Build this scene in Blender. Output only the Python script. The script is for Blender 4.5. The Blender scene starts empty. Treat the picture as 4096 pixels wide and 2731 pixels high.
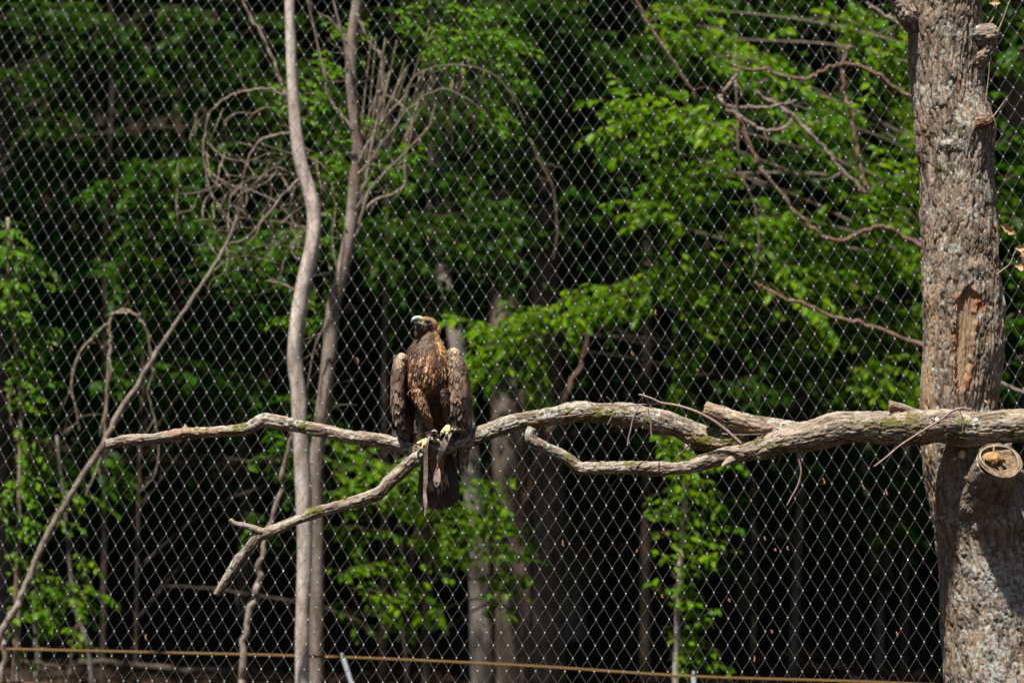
import bpy, math, random
import numpy as np
from mathutils import Vector, Matrix
random.seed(7); np.random.seed(7)
RNG = np.random.default_rng(11)
scene = bpy.context.scene
COL = scene.collection

# ------------------------------------------------------------------ camera, sky, sun, exposure
PITCH = math.radians(8.0)
LENS = 82.4
cam_d = bpy.data.cameras.new("camera"); cam = bpy.data.objects.new("camera", cam_d); COL.objects.link(cam)
cam.location = (0, 0, 1.6); cam.rotation_euler = (math.pi/2 + PITCH, 0, 0)
cam_d.lens = LENS; cam_d.sensor_width = 36; cam_d.clip_start = 0.1; cam_d.clip_end = 600
cam_d.dof.use_dof = True; cam_d.dof.focus_distance = 9.95; cam_d.dof.aperture_fstop = 1.8
scene.camera = cam
SUN_DIR = Vector((-0.20, -0.43, 0.87)).normalized()          # towards the sun
world = bpy.data.worlds.new("World"); scene.world = world; world.use_nodes = True
wn = world.node_tree; wn.nodes.clear()
sky = wn.nodes.new("ShaderNodeTexSky"); sky.sky_type = 'NISHITA'; sky.sun_disc = False
sky.sun_elevation = math.asin(SUN_DIR.z); sky.sun_rotation = math.atan2(SUN_DIR.x, SUN_DIR.y)
bg = wn.nodes.new("ShaderNodeBackground"); bg.inputs[1].default_value = 0.032
wo = wn.nodes.new("ShaderNodeOutputWorld")
wn.links.new(sky.outputs[0], bg.inputs[0]); wn.links.new(bg.outputs[0], wo.inputs[0])
sun_d = bpy.data.lights.new("sun", 'SUN'); sun_d.energy = 4.9; sun_d.angle = math.radians(1.4); sun_d.color = (1, .95, .87)
sun = bpy.data.objects.new("sun", sun_d); COL.objects.link(sun)
sun.rotation_euler = SUN_DIR.to_track_quat('Z', 'Y').to_euler(); sun.location = (0, 0, 30)
vs = scene.view_settings; vs.view_transform = 'Standard'; vs.look = 'None'; vs.gamma = 1; vs.exposure = 1.08; vs.use_curve_mapping = False
scene.cycles.max_bounces = 7; scene.cycles.diffuse_bounces = 4; scene.cycles.glossy_bounces = 2
scene.cycles.transmission_bounces = 4; scene.cycles.transparent_max_bounces = 4; scene.cycles.use_denoising = True
scene.cycles.caustics_reflective = False; scene.cycles.caustics_refractive = False

# ------------------------------------------------------------------ geometry helpers
K = 4096 * LENS / 36
FW = Vector((0, math.cos(PITCH), math.sin(PITCH))); UP = Vector((0, -math.sin(PITCH), math.cos(PITCH))); RT = Vector((1, 0, 0))
CAM = Vector((0, 0, 1.6))
_f, _u, _r, _c = (np.array(v) for v in (FW, UP, RT, CAM))
def P(px, py, z):                       # a point of the place from its bearing (photo pixels) and its distance
    px, py, z = float(px), float(py), float(z)
    return CAM + z*(FW + RT*((px-2048)/K) - UP*((py-1365.5)/K))
def PN(px, py, z):
    px = np.asarray(px, float); py = np.asarray(py, float); z = np.asarray(z, float)
    return _c + z[..., None]*(_f + _r*((px-2048)/K)[..., None] - _u*((py-1365.5)/K)[..., None])
V2 = 4096/2352.0
def Q(u, v, z): return P(u*V2, v*V2, z)
def bearing(pts):
    d = pts - _c; z = d @ _f
    return 2048 + K*(d @ _r)/z, 1365.5 - K*(d @ _u)/z
PX = 10.0/K                             # metres per photo pixel at 10 m

def _hash(ix, iy, iz, k):
    n = (ix*73856093) ^ (iy*19349663) ^ (iz*83492791) ^ (k*1274126177 + 12345)
    n = (n ^ (n >> 13)) * 1274126177 & 0x7fffffff
    n = (n ^ (n >> 15)) * 668265263 & 0x7fffffff
    return ((n ^ (n >> 11)) & 0xffffff)/16777216.0
def vnoise(p):
    i = np.floor(p).astype(np.int64); f = p - i; f = f*f*(3-2*f); out = 0
    for dx in (0, 1):
        for dy in (0, 1):
            for dz in (0, 1):
                w = (f[:, 0] if dx else 1-f[:, 0])*(f[:, 1] if dy else 1-f[:, 1])*(f[:, 2] if dz else 1-f[:, 2])
                out = out + w*_hash(i[:, 0]+dx, i[:, 1]+dy, i[:, 2]+dz, 1)
    return out
def fbm(p, o=3):
    s = 0; a = .5; t = 0
    for k in range(o): s = s + a*vnoise(p*2**k + 17.3*k); t += a; a *= .5
    return s/t
def worley(p):
    i = np.floor(p).astype(np.int64); f1 = np.full(len(p), 9.); f2 = np.full(len(p), 9.); idc = np.zeros(len(p))
    for dx in (-1, 0, 1):
        for dy in (-1, 0, 1):
            for dz in (-1, 0, 1):
                a, b, c = i[:, 0]+dx, i[:, 1]+dy, i[:, 2]+dz
                q = np.stack([a+_hash(a, b, c, 2), b+_hash(a, b, c, 3), c+_hash(a, b, c, 4)], 1)
                d = np.sqrt(((q-p)**2).sum(1)); m = d < f1
                f2 = np.where(m, f1, np.minimum(f2, d)); idc = np.where(m, _hash(a, b, c, 5), idc); f1 = np.where(m, d, f1)
    return f1, f2, idc
def sstep(a, b, x):
    t = np.clip((x-a)/(b-a), 0, 1); return t*t*(3-2*t)

def mesh_np(name, verts, tris=None, quads=None, smooth=True):
    me = bpy.data.meshes.new(name); nt = 0 if tris is None else len(tris); nq = 0 if quads is None else len(quads)
    me.vertices.add(len(verts)); me.vertices.foreach_set('co', np.asarray(verts, np.float32).ravel())
    idx = []
    if nt: idx.append(np.asarray(tris, np.int32).ravel())
    if nq: idx.append(np.asarray(quads, np.int32).ravel())
    idx = np.concatenate(idx); me.loops.add(len(idx)); me.loops.foreach_set('vertex_index', idx)
    me.polygons.add(nt+nq)
    st = np.concatenate([np.arange(nt)*3, nt*3+np.arange(nq)*4]).astype(np.int32)
    me.polygons.foreach_set('loop_start', st)
    me.update(calc_edges=True); me.validate()
    me.polygons.foreach_set('use_smooth', np.full(len(me.polygons), smooth)); me.update()
    return me
def vattr(me, name, arr, typ):
    a = me.attributes.new(name, typ, 'POINT')
    key = {'FLOAT': 'value', 'FLOAT_VECTOR': 'vector', 'FLOAT_COLOR': 'color'}[typ]
    a.data.foreach_set(key, np.asarray(arr, np.float32).ravel())

def catmull(pts, per=6):
    pts = np.asarray(pts, float)
    if len(pts) < 3:
        t = np.linspace(0, 1, per+1)[:, None]; return pts[0]*(1-t)+pts[-1]*t
    p = np.vstack([2*pts[0]-pts[1], pts, 2*pts[-1]-pts[-2]]); out = []
    for i in range(1, len(p)-2):
        for k in range(per):
            t = k/per
            out.append(.5*((2*p[i])+(p[i+1]-p[i-1])*t+(2*p[i-1]-5*p[i]+4*p[i+1]-p[i+2])*t*t+(3*p[i]-p[i-1]-3*p[i+1]+p[i+2])*t**3))
    out.append(p[-2]); return np.array(out)
def frames(c):
    t = np.gradient(c, axis=0); t /= np.linalg.norm(t, axis=1)[:, None]+1e-12
    n = np.cross(t[0], [0.3, -1, .2]); n /= np.linalg.norm(n); N = [n]
    for k in range(1, len(c)):
        n = n - t[k]*np.dot(n, t[k]); n /= np.linalg.norm(n)+1e-12; N.append(n)
    N = np.array(N); return t, N, np.cross(t, N)
def tube_data(c, r, seg=8, caps=True, base=0, jag=0.0, rz=None):
    """c (n,3) centres, r (n,) radii -> verts, quads, tris, local coords"""
    t, N, B = frames(c); n = len(c); th = np.arange(seg)*2*math.pi/seg
    rr = np.asarray(r)[:, None]*np.ones(seg)
    if jag:
        s = np.concatenate([[0], np.cumsum(np.linalg.norm(np.diff(c, axis=0), axis=1))])
        q = np.stack([(np.cos(th)*1.5)[None, :]+0*rr, (np.sin(th)*1.5)[None, :]+0*rr, (s/(3*np.mean(r)))[:, None]+0*rr], 2).reshape(-1, 3)
        rr = rr*(1+jag*(fbm(q+base*3.1+7.7*c[0, 0], 2).reshape(n, seg)-.5)*2)
    v = c[:, None]+rr[..., None]*(np.cos(th)[None, :, None]*N[:, None]+np.sin(th)[None, :, None]*B[:, None])
    v = v.reshape(-1, 3); i = np.arange(n-1)[:, None]*seg+np.arange(seg)[None, :]; j = np.arange(n-1)[:, None]*seg+(np.arange(seg)+1)[None, :] % seg
    quads = np.stack([i, j, j+seg, i+seg], 2).reshape(-1, 4); tris = np.zeros((0, 3), int)
    if caps:
        a = len(v); v = np.vstack([v, c[:1], c[-1:]]); k = np.arange(seg); k2 = (k+1) % seg
        tris = np.vstack([np.stack([k2, k, 0*k+a], 1), np.stack([(n-1)*seg+k, (n-1)*seg+k2, 0*k+a+1], 1)])
    return v, quads+base, tris+base
class MB:
    """gathers tubes into one mesh"""
    def __init__(s): s.v = []; s.q = []; s.t = []; s.n = 0
    def tube(s, pts, r, seg=8, per=5, caps=True, jag=0.0):
        c = catmull(pts, per); r = np.atleast_1d(r).astype(float)
        R = np.interp(np.linspace(0, 1, len(c)), np.linspace(0, 1, len(r)), r)
        v, q, t = tube_data(c, R, seg, caps, s.n, jag); s.v.append(v); s.q.append(q); s.t.append(t); s.n += len(v); return s
    def raw(s, v, q=None, t=None):
        if q is not None and len(q): s.q.append(np.asarray(q)+s.n)
        if t is not None and len(t): s.t.append(np.asarray(t)+s.n)
        s.v.append(np.asarray(v, float)); s.n += len(v); return s
    def mesh(s, name, smooth=True):
        t = np.vstack(s.t) if s.t else None; q = np.vstack(s.q) if s.q else None
        return mesh_np(name, np.vstack(s.v), t, q, smooth)

def link(name, me, mat=None, parent=None, **props):
    o = bpy.data.objects.new(name, me); COL.objects.link(o)
    if mat is not None:
        for m in (mat if isinstance(mat, (list, tuple)) else [mat]): me.materials.append(m)
    if parent is not None:
        o.parent = parent; o.matrix_parent_inverse = Matrix.Translation(-parent.location)
    for k, v in props.items(): o[k] = v
    return o
def thing(name, label, cat, loc, group=None):
    o = bpy.data.objects.new(name, None); COL.objects.link(o); o.location = loc; o.empty_display_size = .1
    o['label'] = label; o['category'] = cat
    if group: o['group'] = group
    return o
def line(uvz, z=None):                  # list of (u, v[, z]) in 2352-wide photo units -> (n,3)
    return np.array([list(Q(p[0], p[1], p[2] if len(p) > 2 else z)) for p in uvz])
def pline(pz, z=None):
    return np.array([list(P(p[0], p[1], p[2] if len(p) > 2 else z)) for p in pz])

# cards: many small copies of a template mesh
LEAF_V = np.array([[0, 0, 0], [.36, .27, .05], [.36, -.27, .05], [.36, 0, -.02], [.72, .2, .02], [.72, -.2, .02], [.72, 0, -.06], [1.05, 0, -.12]])
LEAF_T = np.array([[0, 3, 1], [0, 2, 3], [1, 3, 6], [1, 6, 4], [3, 2, 5], [3, 5, 6], [4, 6, 7], [6, 5, 7]])
FAR_V = np.array([[0, 0, 0], [.45, .3, .06], [.45, -.3, .06], [1, 0, -.05]]); FAR_T = np.array([[0, 2, 1], [1, 2, 3]])
def cards(tv, tt, org, R, sc):
    """org (n,3); R (n,3,3) columns = axes of the template; sc (n,) or (n,3)"""
    sc = np.asarray(sc); sc = sc[:, None]*np.ones(3) if sc.ndim == 1 else sc
    v = np.einsum('nij,nvj->nvi', R, tv[None]*sc[:, None, :])+org[:, None]
    t = tt[None]+(np.arange(len(org))*len(tv))[:, None, None]
    return v.reshape(-1, 3), t.reshape(-1, 3)
def unit(a): return a/(np.linalg.norm(a, axis=-1, keepdims=True)+1e-12)
def basis(along, normal):
    x = unit(along); y = unit(np.cross(normal, x)); z = np.cross(x, y); return np.stack([x, y, z], 2)

# ------------------------------------------------------------------ materials
class NT:
    def __init__(s, name):
        s.m = bpy.data.materials.new(name); s.m.use_nodes = True; s.t = s.m.node_tree; s.t.nodes.clear()
        s.out = s.n('ShaderNodeOutputMaterial')
    def n(s, typ, **kw):
        x = s.t.nodes.new(typ)
        for k, v in kw.items():
            if k.startswith('_'): setattr(x, k[1:], v)
            else: s.set(x.inputs[k if not k[1:].isdigit() else int(k[1:])], v)
        return x
    def set(s, inp, v):
        if isinstance(v, bpy.types.NodeSocket): s.t.links.new(v, inp)
        elif isinstance(v, bpy.types.Node): s.t.links.new(v.outputs[0], inp)
        else:
            if isinstance(v, (tuple, list)) and len(v) == 3 and inp.type == 'RGBA': v = (*v, 1)
            inp.default_value = v
    def noise(s, vec, scale, detail=3, rough=.55, dist=0.):
        return s.n('ShaderNodeTexNoise', Vector=vec, Scale=scale, Detail=detail, Roughness=rough, Distortion=dist).outputs[0]
    def ramp(s, f, stops, interp='LINEAR'):
        x = s.n('ShaderNodeValToRGB'); x.color_ramp.interpolation = interp; cr = x.color_ramp
        while len(cr.elements) < len(stops): cr.elements.new(.5)
        for e, (p, c) in zip(cr.elements, stops):
            e.position = p; e.color = (*c, 1) if isinstance(c, (tuple, list)) else (c, c, c, 1)
        s.set(x.inputs[0], f); return x.outputs[0]
    def mix(s, f, a, b, mode='MIX'):
        x = s.n('ShaderNodeMix', _data_type='RGBA', _blend_type=mode); s.set(x.inputs[0], f); s.set(x.inputs[6], a); s.set(x.inputs[7], b); return x.outputs[2]
    def math(s, op, a, b=0.):
        x = s.n('ShaderNodeMath', _operation=op); s.set(x.inputs[0], a); s.set(x.inputs[1], b); return x.outputs[0]
    def attr(s, name, out=0): return s.n('ShaderNodeAttribute', _attribute_name=name).outputs[out]
    def scale(s, vec, sc):
        x = s.n('ShaderNodeMapping'); s.set(x.inputs[0], vec); x.inputs[3].default_value = sc; return x.outputs[0]
    def bump(s, h, st=.5, d=.01): return s.n('ShaderNodeBump', Height=h, Strength=st, Distance=d).outputs[0]
    def bsdf(s, color, rough=.8, metal=0., normal=None, spec=.3, **kw):
        b = s.n('ShaderNodeBsdfPrincipled'); s.set(b.inputs['Base Color'], color); s.set(b.inputs['Roughness'], rough)
        s.set(b.inputs['Metallic'], metal); s.set(b.inputs['Specular IOR Level'], spec)
        if normal is not None: s.set(b.inputs['Normal'], normal)
        for k, v in kw.items(): s.set(b.inputs[k], v)
        s.set(s.out.inputs[0], b.outputs[0]); return b

def mat_leaf(name, c1, c2, c3, trans=.45, shade=.35):
    m = NT(name); r = m.n('ShaderNodeNewGeometry').outputs['Random Per Island']
    col = m.ramp(r, [(0, c1), (.5, c2), (1, c3)])
    pos = m.n('ShaderNodeNewGeometry').outputs['Position']
    col = m.mix(m.ramp(m.noise(pos, 1.1, 2), [(.35, 0.), (.65, 1.)]), col, m.mix(1., col, (.72, .86, .8), 'MULTIPLY'))
    d = m.n('ShaderNodeBsdfDiffuse', Color=col); t = m.n('ShaderNodeBsdfTranslucent', Color=m.mix(1., col, (1.25, 1.2, .5), 'MULTIPLY'))
    g = m.n('ShaderNodeBsdfGlossy', Color=(.6, .65, .6), Roughness=shade)
    a = m.n('ShaderNodeMixShader'); m.set(a.inputs[0], trans); m.set(a.inputs[1], d); m.set(a.inputs[2], t)
    b = m.n('ShaderNodeMixShader'); m.set(b.inputs[0], .006); m.set(b.inputs[1], a); m.set(b.inputs[2], g)
    m.set(m.out.inputs[0], b.outputs[0]); return m.m
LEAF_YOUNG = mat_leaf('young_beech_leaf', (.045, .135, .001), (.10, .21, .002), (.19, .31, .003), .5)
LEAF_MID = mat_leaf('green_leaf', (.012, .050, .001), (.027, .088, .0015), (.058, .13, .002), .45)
LEAF_DARK = mat_leaf('deep_green_leaf', (.010, .060, .002), (.017, .090, .003), (.030, .12, .004), .4)  # darker green for far layers, part of their dimness put into the colour
LEAF_SHADE = mat_leaf('shade_painted_leaf', (.009, .034, .001), (.019, .058, .0015), (.035, .082, .002), .4)  # leaf painted darker: shade of the dim layers put into its colour
LEAF_CREEPER = mat_leaf('creeper_leaf', (.06, .16, .004), (.09, .21, .006), (.14, .25, .008), .5)

def mat_bark(name, light, dark, rust=None, lichen=0., moss=0., fine=1., q=True, rough=.85, bands=0.):
    m = NT(name)
    vec = m.attr('q', 1) if q else m.n('ShaderNodeTexCoord').outputs['Object']
    st = m.scale(vec, (1, 1, .22))
    a = m.noise(st, 34*fine, 4, .65, .4); b = m.noise(vec, 7*fine, 3)
    col = m.mix(m.ramp(a, [(.36, 0.), (.62, 1.)]), dark, light)
    col = m.mix(m.ramp(b, [(.4, 0.), (.62, .45)]), col, m.mix(1., col, (.72, .62, .55), 'MULTIPLY'))
    if rust: col = m.mix(m.ramp(m.noise(st, 12*fine, 3), [(.6, 0.), (.68, .8)]), col, rust)
    if q:
        mk = m.n('ShaderNodeSeparateColor'); m.set(mk.inputs[0], m.attr('mask', 0))
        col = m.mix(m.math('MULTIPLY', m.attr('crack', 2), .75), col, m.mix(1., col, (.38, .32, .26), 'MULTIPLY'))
        col = m.mix(mk.outputs[1], col, m.mix(m.noise(st, 30), (.36, .23, .10), (.25, .16, .08)))
    if bands: col = m.mix(m.ramp(m.noise(m.scale(vec, (1, 1, 7)), 9, 3), [(.45, 0.), (.7, bands)]), col, dark)
    if lichen:
        n = m.noise(vec, 60, 5, .7); big = m.noise(vec, 9, 2)
        s = m.math('ADD', m.math('MULTIPLY', n, .9), m.math('MULTIPLY', big, .3))
        if q: s = m.math('ADD', s, m.math('MULTIPLY', mk.outputs[2], .12))
        col = m.mix(m.ramp(s, [(.76-lichen*.1, 0.), (.80-lichen*.1, .8)]), col, m.mix(m.noise(vec, 150), (.46, .49, .46), (.27, .29, .26)))
    if moss:
        n = m.math('ADD', m.math('MULTIPLY', m.noise(vec, 50, 4, .7), .4), m.math('MULTIPLY', m.noise(vec, 6, 2), .6))
        if q: n = m.math('ADD', n, m.math('MULTIPLY', m.attr('crack', 2), .05))
        col = m.mix(m.ramp(n, [(.66-moss*.1, 0.), (.70-moss*.1, .95)]), col, m.mix(m.noise(vec, 220), (.06, .065, .012), (.13, .12, .02)))
    if q:
        w = m.mix(m.noise(m.scale(vec, (1, 1, .08)), 120, 3), (.12, .08, .05), (.42, .30, .18))
        col = m.mix(mk.outputs[0], col, w)
    h = m.math('ADD', a, m.math('MULTIPLY', m.noise(vec, 160, 3, .7), .5))
    m.bsdf(col, rough, normal=m.bump(h, .7, .006), spec=.18)
    return m.m
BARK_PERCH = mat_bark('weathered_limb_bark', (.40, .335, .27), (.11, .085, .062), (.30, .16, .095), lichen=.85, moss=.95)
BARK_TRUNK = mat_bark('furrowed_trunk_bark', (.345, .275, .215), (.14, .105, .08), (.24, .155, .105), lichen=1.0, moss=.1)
BARK_PALE = mat_bark('pale_smooth_bark', (.70, .63, .57), (.30, .24, .20), None, lichen=0, fine=.6, q=False, bands=.5)
BARK_GREYBROWN = mat_bark('grey_brown_bark', (.31, .255, .215), (.14, .105, .082), None, fine=.6, q=False, bands=.5)
BARK_VINE = mat_bark('dry_vine_bark', (.34, .28, .21), (.18, .14, .10), None, fine=2, q=False)
BARK_BROWN = mat_bark('brown_dead_branch', (.22, .14, .10), (.09, .055, .04), None, fine=2, q=False)
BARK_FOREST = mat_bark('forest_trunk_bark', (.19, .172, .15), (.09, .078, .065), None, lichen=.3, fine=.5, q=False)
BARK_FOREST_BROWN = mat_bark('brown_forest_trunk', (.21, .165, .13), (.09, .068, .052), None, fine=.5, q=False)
BARK_SHADE = mat_bark('shade_painted_bark', (.075, .06, .045), (.035, .028, .02), None, fine=1, q=False)  # shade of background stems and fallen wood put into a near-black bark colour
BARK_SPRIG = mat_bark('sprig_bark', (.10, .06, .04), (.05, .03, .02), None, fine=4, q=False)
BARK_TWIG = mat_bark('twig_bark', (.36, .27, .23), (.20, .14, .12), None, fine=4, q=False)

def mat_simple(name, col, rough=.6, metal=0., var=None, scale=60, bump=.0, spec=.3, coat=0.):
    m = NT(name); pos = m.n('ShaderNodeTexCoord').outputs['Object']
    n = m.noise(pos, scale, 4, .6)
    c = m.mix(m.ramp(n, [(.3, 0.), (.7, 1.)]), col, var if var else tuple(x*.8 for x in col))
    b = m.bsdf(c, rough, metal, m.bump(n, bump, .003) if bump else None, spec)
    if coat: b.inputs['Coat Weight'].default_value = coat
    return m.m
STEEL = mat_simple('steel_wire', (.085, .085, .074), .5, .4, (.06, .06, .052), 40)
FERRULE = mat_simple('ferrule_metal', (.26, .26, .255), .4, .6, (.17, .17, .17), 9)

# ------------------------------------------------------------------ the ground: a slope rising into the forest
def ground_h(x, y):
    h = np.interp(y, [-40, 11, 18, 30, 50, 90, 140], [0, 0, 1.0, 2.6, 10, 30, 55])
    return h + .25*(fbm(np.stack([x*.35, y*.35, 0*x], 1), 3)-.5)*np.clip((y-9)/6, .15, 1.6)
gx = np.concatenate([np.linspace(-80, -12, 18), np.linspace(-11, 11, 90), np.linspace(12, 80, 18)])
gy = np.concatenate([np.linspace(-40, 10, 20), np.linspace(10.5, 40, 120), np.linspace(42, 140, 26)])
GX, GY = np.meshgrid(gx, gy); gz = ground_h(GX.ravel(), GY.ravel())
nx, ny = len(gx), len(gy); ii = (np.arange(ny-1)[:, None]*nx+np.arange(nx-1)[None]).ravel()
m = NT('forest_floor'); pos = m.n('ShaderNodeTexCoord').outputs['Object']
c = m.mix(m.noise(pos, 9, 5, .7), (.016, .010, .006), (.05, .032, .02))
m.bsdf(c, .95, normal=m.bump(m.noise(pos, 25, 4), .8, .05), spec=.1)
link('ground', mesh_np('ground', np.stack([GX.ravel(), GY.ravel(), gz], 1), quads=np.stack([ii, ii+1, ii+1+nx, ii+nx], 1)), m.m, kind='structure')
def gz_at(x, y): return float(ground_h(np.array([x]), np.array([y]))[0])

# leaf litter on the slope
n = 9000; x = RNG.uniform(-7, 8, n); y = RNG.uniform(13, 23, n); org = np.stack([x, y, ground_h(x, y)+.02], 1)
al = RNG.normal(size=(n, 3)); al[:, 2] *= .25; nr = RNG.normal(size=(n, 3))*.45+[0, 0, 1]
m = NT('dead_leaf'); r = m.n('ShaderNodeNewGeometry').outputs['Random Per Island']
m.bsdf(m.ramp(r, [(0, (.03, .018, .010)), (.6, (.07, .042, .024)), (1, (.14, .09, .055))]), .8, spec=.2)
v, t = cards(FAR_V, FAR_T, org, basis(al, nr), RNG.uniform(.06, .13, n))
link('leaf_litter', mesh_np('leaf_litter', v, t), m.m, kind='stuff', label='brown dead leaves strewn over the dark forest slope')

# ------------------------------------------------------------------ foliage generators
DENS = 1.75
def spray_leaves(A, B, h, n_twig, size, droop=.35, depth=.5):
    size = size*1.3
    """layered beech-like sprays: twiglets leave the axis A-B, leaves sit two-ranked along them"""
    A = np.asarray(A); B = np.asarray(B); ax = unit(B-A); L = np.linalg.norm(B-A); org = []; al = []; nr = []; tw = []
    for k in range(int(n_twig*DENS+.5)):
        t = RNG.uniform(0, 1); arch = math.sin(math.pi*t)*.06*L
        p = A+(B-A)*t+np.array([RNG.normal(0, .03), RNG.normal(0, depth*.4), arch+RNG.normal(0, h*.35)])
        sgn = RNG.choice([-1, 1]); d = unit(ax*RNG.uniform(.3, 1)+np.array([RNG.normal(0, .35), sgn*RNG.uniform(.1, .9), RNG.normal(-.1, .3)]))
        ln = RNG.uniform(2.2, 5.2)*size; m_ = max(3, int(ln/(size*.5))); pts = []
        for j in range(m_+1):
            pts.append(p.copy()); s = -1 if j % 2 else 1
            side = unit(np.cross(d, [0, 0, 1]))*s
            la = unit(d*RNG.uniform(.3, .8)+side*RNG.uniform(.5, 1)+np.array([0, 0, -droop*RNG.uniform(.3, 2.2)])+RNG.normal(0, .18, 3))
            org.append(p.copy()); al.append(la); nr.append(unit(np.array([0, -.25, 1])+RNG.normal(0, .42, 3)))
            p = p+d*ln/m_; d = unit(d+np.array([0, 0, -.07])+RNG.normal(0, .06, 3))
        tw.append(np.array(pts))
    n = len(org)
    return np.array(org), np.array(al), np.array(nr), RNG.uniform(.7, 1.4, n)*size, tw
def cluster_leaves(c, rad, n, size, flat=1., clump=14):
    """leaves bunched in clumps through an ellipsoid"""
    c = np.asarray(c); rad = np.asarray(rad); kc = max(1, n//clump)
    d = unit(RNG.normal(size=(kc, 3)))*RNG.uniform(0, 1, (kc, 1))**.4
    cc = c+d*rad; w = RNG.integers(0, kc, n); sp = size*RNG.uniform(1.0, 2.6, kc)
    org = cc[w]+RNG.normal(size=(n, 3))*sp[w][:, None]*np.array([1, 1, .45])
    al = unit(RNG.normal(size=(n, 3))*np.array([1, 1, .5])+[0, 0, -.35]); nr = unit(RNG.normal(size=(n, 3))*.55+[0, -.2, 1])
    return org, al, nr, RNG.uniform(.6, 1.25, n)*size
class Foliage:
    def __init__(s): s.o = []; s.a = []; s.n = []; s.s = []; s.tw = []
    def spray(s, u0, v0, u1, v1, z, h=25, n=14, size=.055, droop=.35, depth=.5, z1=None):
        A = np.array(Q(u0, v0, z)); B = np.array(Q(u1, v1, z1 or z)); k = z*V2/K
        o, a, nn, sc, tw = spray_leaves(A, B, h*k, n, size, droop, depth)
        s.o.append(o); s.a.append(a); s.n.append(nn); s.s.append(sc); s.tw += tw; s.tw.append(catmull(np.array([A, (A+B)/2+[0, 0, .06*np.linalg.norm(B-A)], B]), 5))
    def blob(s, u, v, ru, rv, z, n, size=.06, rz=.7, clump=14):
        k = z*V2/K; r = cluster_leaves(np.array(Q(u, v, z)), (ru*k, rz, rv*k), n, size, clump=clump)
        for l, x in zip((s.o, s.a, s.n, s.s), r): l.append(x)
    def ball(s, c, rad, n, size, clump=14):
        r = cluster_leaves(c, rad, n, size, clump=clump)
        for l, x in zip((s.o, s.a, s.n, s.s), r): l.append(x)
    def build(s, name, mat, parent, far=False, **kw):
        o = np.vstack(s.o); R = basis(np.vstack(s.a), np.vstack(s.n)); sc = np.concatenate(s.s)
        sc = np.stack([sc, sc*RNG.uniform(.85, 1.25, len(sc)), sc], 1)
        v, t = cards(FAR_V if far else LEAF_V, FAR_T if far else LEAF_T, o, R, sc)
        return link(name, mesh_np(name, v, t, smooth=False), mat, parent, kind='stuff', **kw)
    def twigs(s, name, mat, parent, r=.0035):
        mb = MB()
        for p in s.tw: mb.tube(p, [r, r*.5], 4, 1, False)
        return link(name, mb.mesh(name), mat, parent, kind='stuff') if s.tw else None
def trunk_obj(parent, pts, r, mat, name='trunk', seg=14, jag=.08, per=8):
    return link(name, MB().tube(pts, r, seg, per, True, jag).mesh(name), mat, parent)
def k_at(z): return z*V2/K               # metres per 2352-unit at distance z

# ------------------------------------------------------------------ tall forest trees: trunks in view, dense crowns added above to shade the forest
def forest_tree(label, pts, r, mat, crowns, base_uvz=None, group=None, leaf=.36, n=1700, roots=None, far=True):
    """pts: (u, v, z) line of the trunk from high to low"""
    c = line(pts); low = c[-1].copy(); g = gz_at(low[0], low[1])
    if low[2] > g: c = np.vstack([c, [[low[0], low[1], g-.15]]])
    top = c[0].copy(); up = np.array(crowns[0][0]) if crowns else None
    if up is not None: c = np.vstack([[up+[0, 0, -.3]], c])
    root = thing('forest_tree', label, 'tree', (low[0], low[1], g), group)
    k = k_at(pts[0][2]); trunk_obj(root, c, np.array(r)*k, mat, seg=18, jag=.10)
    if crowns:
        f = Foliage()
        for cc, rad in crowns: f.ball(cc, rad, n, leaf, clump=8)
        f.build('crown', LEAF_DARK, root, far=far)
        mb = MB()
        for cc, rad in crowns:
            cc = np.array(cc)
            for q in range(5):
                e = cc+unit(RNG.normal(size=3))*np.array(rad)*.7
                mb.tube([c[0]-[0, 0, .5], (c[0]+e)/2+[0, 0, .3], e], [.07, .05, .015], 5, 3)
        link('limb', mb.mesh('limb'), mat, root, kind='stuff')
    return root
def shade_crown_at(x, y, rx=3.2, ry=3.0, rz=2.2, lift=.4):
    h = 1.6+.325*y+rz*.75+lift
    return [((x, y, h), (rx, ry, rz)), ((x+RNG.uniform(-1.5, 1.5), y+1.2, h+2.0), (rx*.9, ry*.9, rz))]
G = 'tall trees standing in the dark forest'
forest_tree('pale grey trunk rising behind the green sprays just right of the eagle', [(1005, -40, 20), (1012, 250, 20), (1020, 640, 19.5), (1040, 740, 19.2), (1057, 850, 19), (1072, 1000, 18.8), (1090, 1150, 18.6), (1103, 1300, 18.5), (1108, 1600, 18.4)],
            [15, 16, 17, 20, 24, 26], BARK_FOREST, shade_crown_at(-.3, 21), group=G)
forest_tree('thick brown double trunk in deep shade right of the pale grey one', [(1165, -60, 21), (1168, 400, 21), (1160, 780, 20.5), (1172, 1000, 20), (1185, 1600, 20)], [26, 30, 36, 42, 46], BARK_FOREST_BROWN, shade_crown_at(1.8, 24), group=G)
forest_tree('dark grey trunk in deep shade below the curved limb', [(1250, -60, 22), (1252, 500, 22), (1258, 1050, 21.5), (1262, 1600, 21)], [24, 28, 34, 36], BARK_FOREST_BROWN, shade_crown_at(2.8, 20.8), group=G)
forest_tree('dark trunk seen only near the top edge behind the middle of the net', [(1232, -60, 25), (1222, 60, 25), (1215, 200, 25), (1210, 700, 25), (1330, 1600, 25)], [42, 40, 36, 34, 40], BARK_FOREST, shade_crown_at(4.5, 27, 4, 3.5, 3), group=G)
forest_tree('thin pale trunk in shade below the hanging twig', [(1850, -60, 21), (1845, 600, 21), (1838, 1130, 21), (1830, 1300, 21), (1820, 1600, 21)], [7, 8, 9, 9, 11], BARK_FOREST, shade_crown_at(5.6, 21), group=G)
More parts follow.
